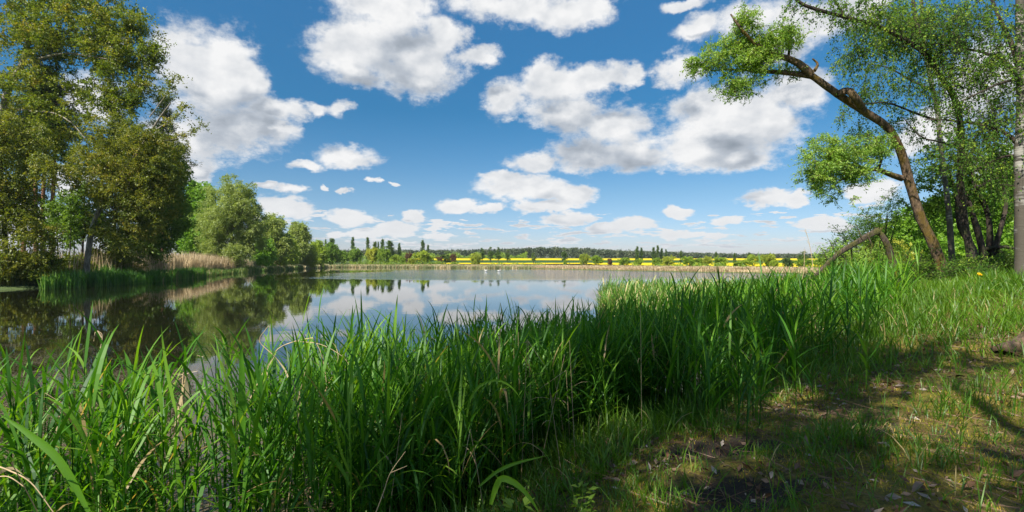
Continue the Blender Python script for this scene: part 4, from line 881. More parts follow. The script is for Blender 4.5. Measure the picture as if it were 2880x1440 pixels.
# ---------- reeds of the left bank and the far shore
def along(rng, pts, n, o0, o1):
    pts = np.array(pts, float); seg = np.diff(pts, axis=0); ln = np.linalg.norm(seg, axis=1); k = rng.choice(len(seg), n, p=ln/ln.sum()); t = rng.random(n)
    nrm = np.stack([-seg[:, 1], seg[:, 0]], 1)/ln[:, None]; off = rng.uniform(o0, o1, n)
    return pts[k]+seg[k]*t[:, None]+nrm[k]*off[:, None]
def strip(seed, pts, n, o0, o1, h, hv, w, mat, name, label, lean=0.12, fan=2, cond=None):
    rng = np.random.default_rng(seed); xy = along(rng, pts, n, o0, o1)
    if cond is not None: xy = xy[cond(xy[:, 0], xy[:, 1], rng)]
    m = len(xy); z = np.maximum(ground_z(xy[:, 0], xy[:, 1]), 0)-0.05; mb = MB(); b = np.stack([xy[:, 0], xy[:, 1], z], 1)
    hh = h*(1+hv*vn(xy[:, 0], xy[:, 1], 0.5, seed))*rng.uniform(0.75, 1.15, m)
    tone = np.clip(0.5+0.3*vn(xy[:, 0], xy[:, 1], 0.4, seed)+rng.normal(0, 0.2, m), 0, 1)
    for f_ in range(fan):
        blades(rng, mb, b+rng.normal(size=(m, 3))*np.array([0.06,0.06,0]), hh*rng.uniform(0.8, 1.05, m), w*rng.uniform(0.7, 1.3, m), rng.uniform(0, 6.3, m), np.abs(rng.normal(0, lean, m)), np.abs(rng.normal(0.2, 0.25, m)), 3, np.clip(tone+rng.normal(0, 0.08, m), 0, 1), prof=np.array([0.8, 1, 0.8, 0.1]))
    return tag(mb.build(name, MAT[mat]), label, "reeds", kind="stuff")
LS = [(-63,150),(-57,115),(-49.6,87),(-43,69),(-37,51),(-35,41),(-37,36.5),(-50,30)]   # land lies on the right-hand side of this direction
strip(301, LS[3:], 9000, -1.5, 1.6, 1.2, 0.4, 0.055, 'reed_far', "bank_reeds", "green reeds along the water under the left grove", cond=lambda x, y, r: (x/y > -0.92))
strip(302, LS[:5], 8000, -1.2, 1.6, 0.9, 0.5, 0.07, 'reed_bank2', "bank_reeds", "green reeds at the water in front of the large willow")
strip(303, LS[:6], 17000, -6.0, -0.6, 2.85, 0.12, 0.055, 'reed_tan', "dry_reeds", "pale dry reeds standing behind the green reeds on the left shore", cond=lambda x, y, r: r.random(len(x)) < np.where(y < 52, 0.12, np.where(x/y > -0.53, 0.12, 1.0)))
strip(304, [(-37,51),(-35,41),(-37,36.5),(-50,30)], 5000, -5, -1, 1.5, 0.3, 0.05, 'aspen_brown', "bank_scrub", "yellowish weeds and stalks under the left grove", fan=3)
FS = [(66,71),(52,87),(38.5,99),(22.5,125),(6,158),(0,166),(-45,188),(-68,190)]
strip(305, FS, 26000, -9, -1.0, 0.85, 0.08, 0.13, 'reed_tan', "dry_reeds", "long belt of pale dry reeds lining the far shore")
strip(306, FS[4:], 9000, -2.5, 1.0, 0.85, 0.12, 0.14, 'reed_mix', "bank_reeds", "mixed green and straw reeds at the waterline of the far shore, left part")
strip(307, FS[:5], 6000, -2.0, -0.3, 0.6, 0.1, 0.12, 'reed_tan', "dry_reeds", "low trampled straw at the waterline of the far shore, right part")
strip(308, [(-68,190),(-63,150),(-57,115)], 5000, -2.0, 1.2, 1.2, 0.12, 0.12, 'reed_mix', "bank_reeds", "pale green reeds at the point where the left shore ends")

# ============================================================ RIGHT BANK TREES
D = 15.0
f0 = foot(2664, D)
make_tree("leaning_willow", "thick mossy willow leaning far out to the left over the water", f0,
  [([f0, P(2625,690,D), P(2588,612,D), P(2556,510,D-0.1), P(2536,436,D-0.2), P(2497,360,D-0.4), P(2428,313,D-0.6), P(2355,265,D-0.8), P(2322,241,D-0.9), P(2278,210,D-1.0)], 0.14, 0.085)],
  [(path(14.0, [(2278,210),(2256,185,-.1),(2217,165,-.1),(2164,148,-.2),(2118,119,-.3),(2078,73,-.4),(2055,40,-.4)]), 0.12, 0.02),
   (path(14.0, [(2285,214),(2217,205,.1),(2150,201,.3),(2090,190,.4),(2065,172,.4)]), 0.085, 0.02),
   (path(14.1, [(2150,201,.3),(2150,206,.3),(2060,192,.5),(2012,201,.6),(1965,185,.6)]), 0.05, 0.012),
   (path(14.0, [(2217,165,-.1),(2222,120,0),(2215,80,.1)]), 0.04, 0.01),
   (path(14.2, [(2355,265),(2385,255,-.25),(2405,275,-.3),(2428,313,0.2)]), 0.09, 0.10),
   (path(14.2, [(2290,200),(2300,180),(2285,165)]), 0.05, 0.02),
   (path(14.8, [(2536,502),(2500,490,-.2),(2468,476,-.4),(2428,476,-.6),(2402,455,-.7),(2362,442,-.8),(2320,440,-.8)]), 0.085, 0.015),
   (path(14.3, [(2440,476),(2400,490,-.1),(2362,508,-.1),(2330,540,0)]), 0.05, 0.012),
   (path(14.4, [(2470,476),(2480,440),(2470,400),(2450,375)]), 0.04, 0.01)],
  [B(2090,70,13.8,45,50,0.55), B(2170,115,13.9,75,50,0.7), B(2050,150,14,85,50,0.7), B(1975,175,14.4,45,32,0.4), B(2210,90,14,40,30,0.4), B(2080,240,14.2,75,42,0.5),
   B(2225,190,14.2,45,32,0.4), B(2130,170,14,85,45,0.7),
   B(2340,430,14,85,55,0.6), B(2310,500,14.2,60,55,0.6), B(2360,560,14.3,35,32,0.4), B(2450,410,14.5,60,50,0.6), B(2400,480,14.3,60,60,0.5)],
  560, 0.25, 7, 12, 0.075, 0.028, MAT['lean'], MAT['bark'], 401, droop=0.3, hang=0.25, twig=0.0035, shell=0.6, sides=14, rmin=0.006, rise=0.15, maxr=0.05)

def birch(name_label, base, trunk, limbs_, blobs, ncl, seed, mat='birch', barkm='birchb', droop=1.3, ll=0.062, lw=0.046, crad=0.36, n_tw=6, n_lf=9, group="birches on the right bank", nm="birch_tree", **kw):
    return make_tree(nm, name_label, base, trunk, limbs_, blobs, ncl, crad, n_tw, n_lf, ll, lw, MAT[mat], MAT[barkm], seed, group=group, droop=droop, hang=0.9, twig=0.003, sides=12, limbmat=MAT['bark_dark'], rmin=0.006, maxr=0.05, rise=0.2, **kw)
f0 = foot(2682, 15.8)
birch("slender white birch standing between the leaning willow and the dark curved trunk", f0,
  [([f0, P(2672,640,15.8), P(2664,555,15.8), P(2648,429,15.8), P(2634,297,15.8), P(2616,218,15.8), P(2598,110,15.8), P(2590,-10,15.8), P(2585,-120,15.8)], 0.085, 0.04)],
  [(path(15.8, [(2640,340),(2580,320,-.3),(2500,290,-.6),(2440,292,-.8),(2400,296,-.9)]), 0.04, 0.012), (path(15.8, [(2625,255),(2560,225,.2),(2500,190,.3),(2440,180,.3)]), 0.04, 0.012),
   (path(15.8, [(2605,150),(2540,110,.2),(2470,90,.3)]), 0.04, 0.012)],
  [B(2440,170,15.6,80,55,0.8), B(2400,130,15.6,55,70,0.8), B(2500,240,15.6,95,55,0.8), B(2420,250,15.5,60,45,0.6), B(2390,340,15.3,38,60,0.5), B(2600,60,15.8,120,80,1.1), B(2480,60,15.8,120,60,1), B(2540,330,15.9,80,80,0.8), B(2560,170,15.8,80,60,1)],
  220, 411)
f0 = foot(2742, 14.2)
birch("dark curved trunk sweeping up and left to hang over the leaning willow", f0,
  [([f0, P(2725,690,14.2), P(2714,640,14.2), P(2700,495,14.2), P(2703,383,14.2), P(2686,280,14.1), P(2646,218,14.0), P(2602,152,13.8), P(2534,106,13.5), P(2468,73,13.3), P(2375,48,13), P(2270,18,12.8), P(2230,-10,12.7)], 0.105, 0.035)],
  [(path(13.8, [(2602,152),(2585,90,.1),(2570,20,.2),(2560,-60,.2)]), 0.07, 0.03), (path(13.0, [(2375,48),(2360,20),(2330,-20)]), 0.04, 0.015),
   (path(14.2, [(2702,420),(2650,400,-.3),(2590,385,-.5),(2540,330,-.6)]), 0.035, 0.01)],
  [B(2440,40,13.2,90,40,0.7), B(2350,15,13,80,35,0.5), B(2280,-10,12.9,70,30,0.4), B(2520,60,13.6,80,60,0.8), B(2600,90,13.8,80,60,0.8), B(2430,120,13.4,70,45,0.5), B(2640,150,14,70,60,0.7)],
  200, 412, barkm='bark_dark', nm="curved_tree", group="trees on the right bank")
f0 = foot(2876, 12.6)
birch("thick white birch trunk filling the right edge of the picture", f0,
  [([f0, P(2874,600,12.6), P(2870,450,12.6), P(2874,300,12.6), P(2870,150,12.6), P(2868,0,12.6), P(2866,-160,12.6), P(2864,-420,12.6), P(2860,-640,12.6)], 0.15, 0.05)],
  [(path(12.6, [(2870,215),(2820,170,.2),(2758,145,.4),(2690,133,.6),(2626,122,.8)]), 0.055, 0.012), (path(12.6, [(2868,220),(2810,235,-.2),(2760,258,-.3),(2705,284,-.4)]), 0.04, 0.012),
   (path(12.6, [(2872,415),(2830,375,.2),(2784,356,.4),(2692,340,.7),(2600,335,1)]), 0.06, 0.015), (path(12.6, [(2866,200),(2845,120,.2),(2815,60,.3),(2790,0,.4),(2775,-50,.4)]), 0.06, 0.03),
   (path(12.6, [(2872,440),(2820,440,.3),(2760,470,.5),(2710,495,.6)]), 0.04, 0.012)],
  [B(2800,60,12.8,110,70,0.9), B(2700,40,13,100,60,0.9), B(2740,170,13,110,60,0.9), B(2820,200,12.8,70,70,0.8), B(2760,300,13,100,70,0.8), B(2830,330,12.8,60,80,0.7), B(2650,240,13.4,80,60,0.7), B(2720,420,13.2,110,60,0.8), B(2820,470,13,70,60,0.7)],
  310, 413, droop=1.7)
f0 = foot(2775, 16.5)
make_tree("alder_tree", "cluster of dark twisted stems growing from one stool right of the curved trunk", f0,
  [([f0, P(2760,690,16.5), P(2735,600,16.5), P(2715,540,16.6), P(2700,450,16.6), P(2690,360,16.8)], 0.12, 0.03),
   ([f0+np.array([0.15,0.1,0]), P(2785,690,16.6), P(2778,600,16.6), P(2745,530,16.6), P(2730,450,16.8), P(2745,380,17)], 0.115, 0.03),
   ([f0+np.array([-0.25,0.1,0]), P(2735,700,16.4), P(2700,640,16.4), P(2690,560,16.4), P(2670,480,16.4)], 0.13, 0.03),
   ([f0+np.array([0.3,0,0]), P(2800,700,16.4), P(2815,640,16.3), P(2830,560,16.3), P(2800,480,16.3)], 0.11, 0.03)],
  [(path(16.5, [(2770,700),(2820,694,-.3),(2862,700,-.4),(2900,702,-.4)]), 0.07, 0.03), (path(16.5, [(2745,530),(2790,505,-.3),(2840,495,-.4)]), 0.05, 0.015), (path(16.4, [(2800,697),(2830,720,-.3),(2860,755,-.4)]), 0.05, 0.02)],
  [B(2700,430,16.6,110,80,1.1), B(2790,450,16.8,90,80,1.1), B(2640,520,16.6,70,80,0.9), B(2760,560,16.9,110,70,1), B(2600,600,16.5,60,60,0.7), B(2840,600,17,60,90,1)],
  210, 0.34, 7, 11, 0.085, 0.06, MAT['birch'], MAT['bark_dark'], 414, group="trees on the right bank", droop=0.5, twig=0.004, sides=11, rmin=0.007, maxr=0.05)

# broken, bent trunk
bd = 13.6; f0 = P(2523, 775, bd); f0[2] = gz(f0[0], f0[1])-0.05
root = empty("broken_branch", f0, "mossy dead trunk snapped into an arch with its tip in the reeds", "dead branch")
rngb = np.random.default_rng(420)
mb = MB(); limb(rngb, mb, [f0, P(2506,720,bd), P(2492,685,bd-.1), P(2480,662,bd-.1), P(2466,651,bd-.1)], 0.095, 0.06, 12, rough=0.35); mb.build("standing_stub", MAT['dead'], root, f0, smooth=True)
mb = MB(); limb(rngb, mb, [P(2468,650,bd-.1), P(2452,656,bd-.2), P(2425,672,bd-.4), P(2392,690,bd-.6), P(2358,712,bd-.8), P(2325,742,bd-1.0), P(2300,768,bd-1.1), P(2272,790,bd-1.2)], 0.085, 0.028, 12, rough=0.35); mb.build("fallen_limb", MAT['dead'], root, f0, smooth=True)
mb = MB()
for k_ in range(9):      # splinters at the break
    a_ = k_*0.7; o_ = P(2468,652,bd-.1)+np.array([math.cos(a_)*0.06, math.sin(a_)*0.06, 0.02]); tube(mb, [o_, o_+np.array([math.cos(a_)*0.02+0.02, 0, 0.05]), o_+np.array([math.cos(a_)*0.05+0.05, 0.0, rngb.uniform(0.06, 0.16)])], [0.022, 0.013, 0.002], 4)
mb.build("splinter", MAT['dead'], root, f0)
for q0, q1, q2 in (((2425,672),(2418,655),(2405,628)), ((2392,690),(2396,720),(2388,748)), ((2358,712),(2345,700),(2330,672)), ((2440,663),(2452,690),(2447,716)), ((2335,733),(2322,722),(2312,700))):
    mb = MB(); tube(mb, spline(path(bd-0.5, [q0, q1, q2]), 7), np.linspace(0.022, 0.005, 7), 5); mb.build("twig", MAT['dead'], root, f0, smooth=True)
mb = MB(); tube(mb, spline(path(12.6, [(2302,768),(2320,790,.1),(2325,815,.1),(2318,850,.1)]), 10), np.linspace(0.015, 0.006, 10), 6)
tube(mb, spline(path(12.8, [(2360,712),(2380,735,.1),(2375,790,.1),(2385,840,.1)]), 10), np.linspace(0.015, 0.006, 10), 6)
tube(mb, spline(path(12.8, [(2350,820),(2375,800,.1),(2410,786,.2),(2440,786,.2),(2460,790,.3)]), 12), np.linspace(0.02, 0.01, 12), 6)
mb.build("side_twig", MAT['dead'], root, f0, smooth=True)

GB = "shrubs on the right bank"
def rbush(px, top, w, Dd, seed, label, mat='lean', ncl=150, ll=0.085, lw=0.034, crad=0.3, depth=0.9, stems=6, name="shrub"):
    return bush(name, px, top, 0, w, Dd, seed, label, mat, ll*0.8, lw*0.85, int(ncl*0.62), crad*1.25, 7, 11, GB, "bush", 'bark_dark', stems, depth, twig=0.003)
rbush(2400, 615, 200, 15.5, 431, "open small-leaved willow shrub behind the snapped trunk", ncl=170)
rbush(2480, 530, 170, 17.5, 432, "tall airy willow shrub between the snapped trunk and the leaning willow", ncl=180)
rbush(2350, 655, 120, 14.6, 433, "left side shrub standing over the water behind the broken tip", ncl=130)
rbush(2470, 722, 170, 13.2, 434, "low leafy shrub in front of the snapped trunk's foot", ncl=120, mat='hornbeam')
rbush(2570, 690, 150, 15.6, 435, "leafy shrub at the left foot of the leaning willow", ncl=170, mat='birch')
rbush(2720, 725, 120, 13.9, 436, "low nettle-like shrub at the foot of the white birch", ncl=90, mat='birch')
rbush(2850, 700, 150, 15.5, 437, "dark green shrub behind the thick birch at the right edge", ncl=150, mat='hornbeam')
GR = "trees in the sunny thicket on the right"
mid("hazel_tree", 2560, 560, 200, 34, 441, "sunlit yellow-green tree behind the leaning willow", 'bright', 230, 0.1, 0.19, 0.13, 0.3, group=GR, crad=0.5)
mid("hazel_tree", 2700, 500, 230, 38, 442, "sunlit yellow-green tree behind the cluster of dark stems", 'bright', 330, 0.12, 0.19, 0.13, 0.3, group=GR, crad=0.5)
mid("hazel_tree", 2850, 420, 230, 36, 443, "tall sunlit tree glowing behind the right-edge birch", 'bright', 420, 0.12, 0.19, 0.13, 0.3, group=GR, crad=0.5)
mid("hazel_tree", 2480, 660, 170, 33, 444, "low sunlit tree seen through the willow shrubs", 'far_yellow', 170, 0.08, 0.19, 0.13, 0.3, group=GR, crad=0.5)
mid("hazel_tree", 2780, 600, 200, 30, 445, "low bright tree right behind the dark stems", 'bright', 220, 0.08, 0.17, 0.12, 0.3, group=GR, crad=0.45)

# ---------- trees behind the photographer that shade the foreground
def shade(x, y, H, R, seed, label, mat='birch', ncl=190, up=None, dx=0, dy=0):
    f_ = np.array([x, y, gz(x, y)-0.05]); c = f_+np.array([dx, dy, H])
    return make_tree("alder_tree", label, f_, [([f_, f_*0.5+c*0.5+np.array([0.2,0,0.3]), c], 0.2, 0.06)], [],
      [(c, (R, R, R*0.5)), (c+np.array([R*0.5,-R*0.3,R*0.2]), (R*0.6, R*0.6, R*0.4)), (c+np.array([-R*0.5,R*0.2,-R*0.1]), (R*0.6, R*0.6, R*0.4))],
      ncl, 0.6, 9, 14, 0.16, 0.12, MAT[mat], MAT['bark_dark'], seed, group="trees behind the viewer", droop=0.4, sides=8)
shade(-4.5, -5.0, 8.5, 2.6, 501, "alder behind the viewer on the left whose crown shades the bank", dx=1.0, dy=2.0, ncl=48)
shade(-5.5, -2.5, 8.5, 2.7, 502, "alder left of the viewer whose crown shades the middle reeds", dx=2.9, dy=3.9)
shade(-0.5, -4.5, 9.0, 2.8, 503, "alder right behind the viewer with a wide overhead crown", dx=-0.6, dy=2.6, ncl=26)


# ============================================================ SMALL THINGS
# swans
def swan(px, D, rot, label):
    x = (px-1440)/F*D; base = np.array([x, D, 0.0]); root = empty("swan", base, label, "swan", "swans on the lake")
    mb = MB(); t = np.linspace(0, 1, 12); bx = -0.5+t*1.0
    tube(mb, np.stack([bx, 0*t, 0.12+0.10*(1-t)**2], 1), 0.21*np.sin(np.clip(t*0.94+0.04, 0, 1)*math.pi)**0.7+0.01, 12); b = mb.build("body", WHITE, root, smooth=True)
    mb = MB(); tube(mb, spline([(0.36,0,0.18),(0.52,0,0.34),(0.44,0,0.58),(0.46,0,0.76),(0.56,0,0.82),(0.64,0,0.79)], 16), np.concatenate([np.linspace(0.10, 0.045, 12), [0.055,0.065,0.06,0.04]]), 8); mb.build("neck", WHITE, root, smooth=True)
    mb = MB(); tube(mb, [(0.64,0,0.79),(0.70,0,0.775),(0.76,0,0.755)], [0.035, 0.025, 0.012], 6); mb.build("beak", ORANGE, root, smooth=True)
    for s_ in (-1, 1):
        mb = MB(); t = np.linspace(0, 1, 8); tube(mb, np.stack([0.25-0.75*t, s_*(0.15-0.08*t), 0.24+0.12*t], 1), 0.12*np.sin(np.clip(t*0.9+0.08, 0, 1)*math.pi)**0.7+0.01, 8); mb.build("wing", WHITE, root, smooth=True)
    root.rotation_euler = (0, 0, rot); root.scale = (0.58,)*3; return root
WHITE = plain("swan_feather", (0.8,0.79,0.75), 0.7, 0.03, 8); ORANGE = plain("swan_beak", (0.7,0.25,0.05), 0.5)
swan(1367, 112, math.radians(200), "white swan on the far water, left one of the pair")
swan(1403, 111, math.radians(10), "white swan on the far water with raised neck, right one of the pair")

# stump at the right edge
f0 = P(2862, 895, 5.6); f0[2] = gz(f0[0], f0[1]); rngb = np.random.default_rng(9)
mb = MB(); tube(mb, spline([f0+np.array([-0.12,0,-0.05]), f0+np.array([0.0,0.02,0.05]), f0+np.array([0.25,0.05,0.10]), f0+np.array([0.55,0.1,0.02])], 14), 0.11+0.02*np.sin(np.arange(14)), 12, 0.3, rngb)
tag(mb.build("log", MAT['bark'], None, f0, smooth=True), "short weathered mossy log lying in the grass at the right edge", "log").location = tuple(f0)

# dandelions
DY = plain("dandelion_petal", (0.85,0.60,0.01), 0.8, 0.1, 40)
for px, py, lb in ((2753, 800, "yellow dandelion, the upper of the two in the lush grass"), (2757, 809, "yellow dandelion, the lower of the two in the lush grass")):
    p_ = P(px, py, 9.5 if py < 805 else 9.2); g_ = gz(p_[0], p_[1]); b_ = np.array([p_[0], p_[1], g_]); p_[2] = max(p_[2], g_+0.38)
    root = empty("dandelion", b_, lb, "flower", "dandelions in the grass")
    mb = MB(); tube(mb, [b_, (b_+p_)/2+np.array([0.01,0,0]), p_], 0.004, 5); mb.build("stem", MAT['grass'], root, b_)
    mb = MB(); r_ = np.random.default_rng(int(py)); n = 70; d = r_.normal(size=(n, 3)); d[:, 2] = np.abs(d[:, 2])*0.8; leaves(mb, np.tile(p_, (n, 1)), d, r_.normal(size=(n, 3)), np.full(n, 0.034), np.full(n, 0.012), r_.random(n)); mb.build("flower_head", DY, root, b_)

# fallen leaves: each one its own object
rng = np.random.default_rng(606)
def leaf_mesh(seed):
    r = np.random.default_rng(seed); mb = MB(); n = 7; t = np.linspace(0, 1, n); w = np.sin(t*math.pi)**0.85*0.19*(1-0.3*t); curl = r.uniform(0.05, 0.22)
    z = curl*np.sin(t*math.pi*r.uniform(0.8, 1.4)); side = r.uniform(0.06, 0.16)
    V = []
    for i in range(n): V += [(t[i]-0.5, -w[i], z[i]+side), (t[i]-0.5, 0, z[i]), (t[i]-0.5, w[i], z[i]+side*r.uniform(0.3, 1.3))]
    Fc = []
    for i in range(n-1): Fc += [[3*i, 3*i+1, 3*i+4, 3*i+3], [3*i+1, 3*i+2, 3*i+5, 3*i+4]]
    mb.add(V, Fc, r.random()); return mb
protos = [leaf_mesh(s_).build("fallen_leaf", MAT['deadleaf'], smooth=True) for s_ in range(8)]
spots = [(2268,1255,"big brown fallen leaf standing upright in the grass, middle of the right foreground",1.5),(2340,1240,"rust-brown curled leaf right of the upright brown leaf",1.2),(2125,1385,"pale grey curled leaf near the bottom edge beside the bare soil",1.3),
 (2725,1380,"rust-brown leaf near the bottom right corner",1.3),(2485,1265,"light brown leaf lying flat on the moss in the right foreground",1.1),(2050,1330,"small grey leaf on the dark bare soil",1.0),
 (2700,1070,"brown leaf clump on the moss below the log",1.6),(2500,1090,"pale brown leaf at the grass edge, upper right foreground",1.4),(2366,1220,"whitish leaf just above the rust-brown curled one",1.0),(2580,1385,"dark brown leaf in the grass near the bottom edge",1.4)]
k_ = 0
for px, py, lb, sz in spots:
    # find where this bearing meets the ground
    Dn = 2.0
    while Dn < 15 and P(px, py, Dn)[2] > gz((px-1440)/F*Dn, Dn): Dn += 0.02
    x = (px-1440)/F*Dn; o = protos[k_ % 8] if k_ < 8 else protos[k_ % 8].copy()
    if k_ >= 8: COL.objects.link(o)
    o.location = (x, Dn, gz(x, Dn)+0.02); o.scale = (0.075*sz,)*3; o.rotation_euler = (rng.uniform(-.5,.5), rng.uniform(-.4,.4) if k_ else 1.2, rng.uniform(0, 6.3)); tag(o, lb, "leaf", "fallen leaves picked out on the bank"); k_ += 1
# the many small ones nobody could count
mb = MB(); xy = scatter(rng, 9500, 0.2, 9, 1.4, 8.5, lambda x, y: (sdist(x, y) > 0.5)*ss(vn(x, y, 1.5, 9)+0.5*vn(x, y, 5, 2), 0.7, -0.5)*0.8)
m = len(xy); pos = np.stack([xy[:, 0], xy[:, 1], ground_z(xy[:, 0], xy[:, 1])+0.012], 1); ax = rng.normal(size=(m, 3)); ax[:, 2] *= 0.35; nr = rng.normal(size=(m, 3))*0.45; nr[:, 2] += 1
sz = rng.uniform(0.015, 0.065, m); leaves(mb, pos, ax, nr, sz, sz*0.5, rng.random(m))
xy = scatter(rng, 9000, 0.2, 9, 1.4, 8.5, lambda x, y: (sdist(x, y) > 0.5)*ss(vn(x, y, 1.1, 2)+0.6*vn(x, y, 4, 3), -0.3, 0.6)*0.9); m = len(xy)
pos = np.stack([xy[:, 0], xy[:, 1], ground_z(xy[:, 0], xy[:, 1])+0.016], 1); ax = rng.normal(size=(m, 3)); ax[:, 2] *= 0.5; nr = rng.normal(size=(m, 3))*0.7; nr[:, 2] += 1
sz = rng.uniform(0.04, 0.09, m); leaves(mb, pos, ax, nr, sz, sz*0.45, rng.random(m)**0.8)
n2 = 9000; xy = scatter(rng, n2, -0.5, 9, 1.4, 8.5, lambda x, y: (sdist(x, y) > 0.3)*0.8); m = len(xy); A = np.stack([xy[:, 0], xy[:, 1], ground_z(xy[:, 0], xy[:, 1])+0.012], 1); dd = rng.normal(size=(m, 3))*0.13; dd[:, 2] = np.abs(dd[:, 2])*0.2
thin_sticks(mb, A, A+dd, rng.uniform(0.0015, 0.0042, m), np.full(m, 0.001))
tag(mb.build("leaf_litter", MAT['deadleaf']), "scattered brown leaf bits and straw on the mossy ground", "leaf litter", kind="stuff")

# dry broken reed stalks
def stalk(name, paths, label, D0, flags=True):
    b = paths[0][0]; bp_ = P(*b[:2], D0); root = None
    mb = MB()
    for (pts, r0, r1) in paths:
        tube(mb, spline(path(D0, pts), 16), np.linspace(r0, r1, 16), 5)
    o = mb.build(name, MAT['dry'], None, bp_, smooth=True); o.location = tuple(bp_); return tag(o, label, "dry reed", "broken dry reeds in the foreground")
def ribbon_stalk(name, D0, stems, rib, label):
    b = P(stems[0][0][0][0], stems[0][0][0][1], D0); root = empty(name, b, label, "dry reed", "broken dry reeds in the foreground")
    mb = MB()
    for (pts, r0, r1) in stems: tube(mb, spline(path(D0, pts), 18), np.linspace(r0, r1, 18), 5)
    mb.build("stem", MAT['dry'], root, b, smooth=True)
    for pts, w in rib:
        q = spline(path(D0, pts), 14); t = unit(np.gradient(q, axis=0)); s_ = unit(np.cross(t, np.array([0.2,-1,0.35]))); ww = (w*np.sin(np.linspace(0.12, 1, 14)*math.pi*0.98)[:, None])
        mb = MB(); V = np.concatenate([q-s_*ww, q+s_*ww+np.array([0,0.01,0])]); mb.add(V, [[i, i+1, i+15, i+14] for i in range(13)], 0.7); mb.build("leaf", MAT['reed_tan'], root, b, smooth=True)
ribbon_stalk("dry_reed", 3.6, [([(700,1130),(740,1050),(778,985),(830,960),(880,950)], 0.005, 0.003), ([(880,950),(900,985),(912,1030),(918,1075)], 0.003, 0.002), ([(770,1000),(730,960),(745,930),(758,918),(762,960)], 0.003, 0.0015), ([(830,960),(900,968),(960,1000),(985,1030)], 0.003, 0.0015)],
  [([(770,1000),(800,1040),(815,1075),(842,1105)], 0.008), ([(775,995),(750,1040),(760,1080)], 0.006), ([(880,950),(935,965),(950,1000),(945,1030)], 0.004)], "large pale dry reed snapped over in front of the water, left of the middle")
ribbon_stalk("dry_reed", 3.4, [([(512,1210),(514,1150),(513,1100),(516,1048)], 0.006, 0.004)], [([(512,1200),(524,1140),(524,1090),(520,1058)], 0.010)], "upright brown broken reed standing in the water gap on the left")
ribbon_stalk("dry_reed", 4.4, [([(262,1050),(280,990),(288,945),(275,930)], 0.005, 0.002)], [([(285,950),(268,932),(262,960)], 0.006)], "small curled dry reed tip above the left reeds")
ribbon_stalk("dry_reed", 2.6, [([(1058,1440),(1080,1380),(1098,1330),(1140,1270)], 0.003, 0.0015), ([(1098,1330),(1145,1310)], 0.002, 0.001)], [], "thin forked straw near the bottom middle")
ribbon_stalk("dry_reed", 2.3, [([(-40,1300),(30,1325),(90,1360),(150,1440)], 0.004, 0.002), ([(-40,1350),(20,1340),(70,1370)], 0.003, 0.002)], [([(-20,1340),(30,1318),(80,1350)], 0.008)], "bleached bent straw in the bottom left corner")
ribbon_stalk("dry_reed", 6.0, [([(2110,1010),(2070,970),(2040,945),(2020,942)], 0.004, 0.002)], [([(2028,942),(2018,960),(2022,985)], 0.005)], "nodding pale seed stalk above the dark reeds right of the middle")
ribbon_stalk("dry_reed", 9.0, [([(2255,800),(2259,770),(2262,740),(2262,700)], 0.006, 0.003)], [([(2262,720),(2266,708),(2262,695)], 0.008)], "short dark reed plume left of the snapped trunk")
ribbon_stalk("dry_reed", 9.2, [([(2290,810),(2284,730),(2275,680),(2265,645)], 0.006, 0.003)], [([(2272,668),(2268,656),(2262,645)], 0.010), ([(2278,690),(2272,680),(2268,672)], 0.009)], "tall dark reed plume left of the snapped trunk")

# big bowed blades close to the lens
def big_blade(D0, pts, w, label, tone=0.6):
    q = spline(path(D0, pts), 18); b = q[0]; t = unit(np.gradient(q, axis=0)); s_ = unit(np.cross(t, np.array([0.15,-1,0.3]))); ww = w*np.interp(np.linspace(0, 1, 18), [0,.2,.5,.85,1], [.5,.9,1,.45,.03])[:, None]
    mb = MB(); V = np.concatenate([q-s_*ww, q-np.array([0,-0.006,0]), q+s_*ww]); F_ = []
    for i in range(17): F_ += [[i, i+1, i+19, i+18], [i+18, i+19, i+37, i+36]]
    mb.add(V, F_, tone, 0.8); o = mb.build("reed_blade", MAT['reed'], None, b, smooth=True); o.location = tuple(b); return tag(o, label, "reed", "big single reed blades close to the camera")
big_blade(2.2, [(1380,1420),(1395,1370),(1412,1346),(1450,1360),(1490,1400),(1520,1450)], 0.014, "broad pale blade bowed over at the bottom edge, middle", 0.85)
big_blade(2.9, [(1345,1370),(1400,1325),(1460,1300),(1545,1280)], 0.010, "pale narrow blade stretching right near the bottom middle", 0.8)
big_blade(3.0, [(682,1250),(680,1150),(680,1050),(678,960)], 0.022, "broad upright blade right of the water gap", 0.5)
big_blade(2.4, [(250,1440),(170,1300),(80,1220),(0,1165)], 0.018, "broad blade slanting up to the left edge of the picture", 0.6)
big_blade(3.6, [(1310,1200),(1320,1130),(1350,1085),(1400,1070),(1440,1090),(1470,1130)], 0.010, "arched blade with a glossy back in the middle of the reeds", 0.75)
big_blade(3.2, [(780,1330),(740,1220),(660,1110),(560,1040)], 0.013, "long blade slanting left across the water gap", 0.45)
big_blade(4.5, [(985,1010),(988,950),(990,900),(992,857)], 0.012, "tall pointed blade sticking up left of the middle", 0.3)
big_blade(4.6, [(1364,1040),(1366,960),(1367,900),(1369,828)], 0.012, "tallest pointed blade in the middle of the reeds", 0.3)

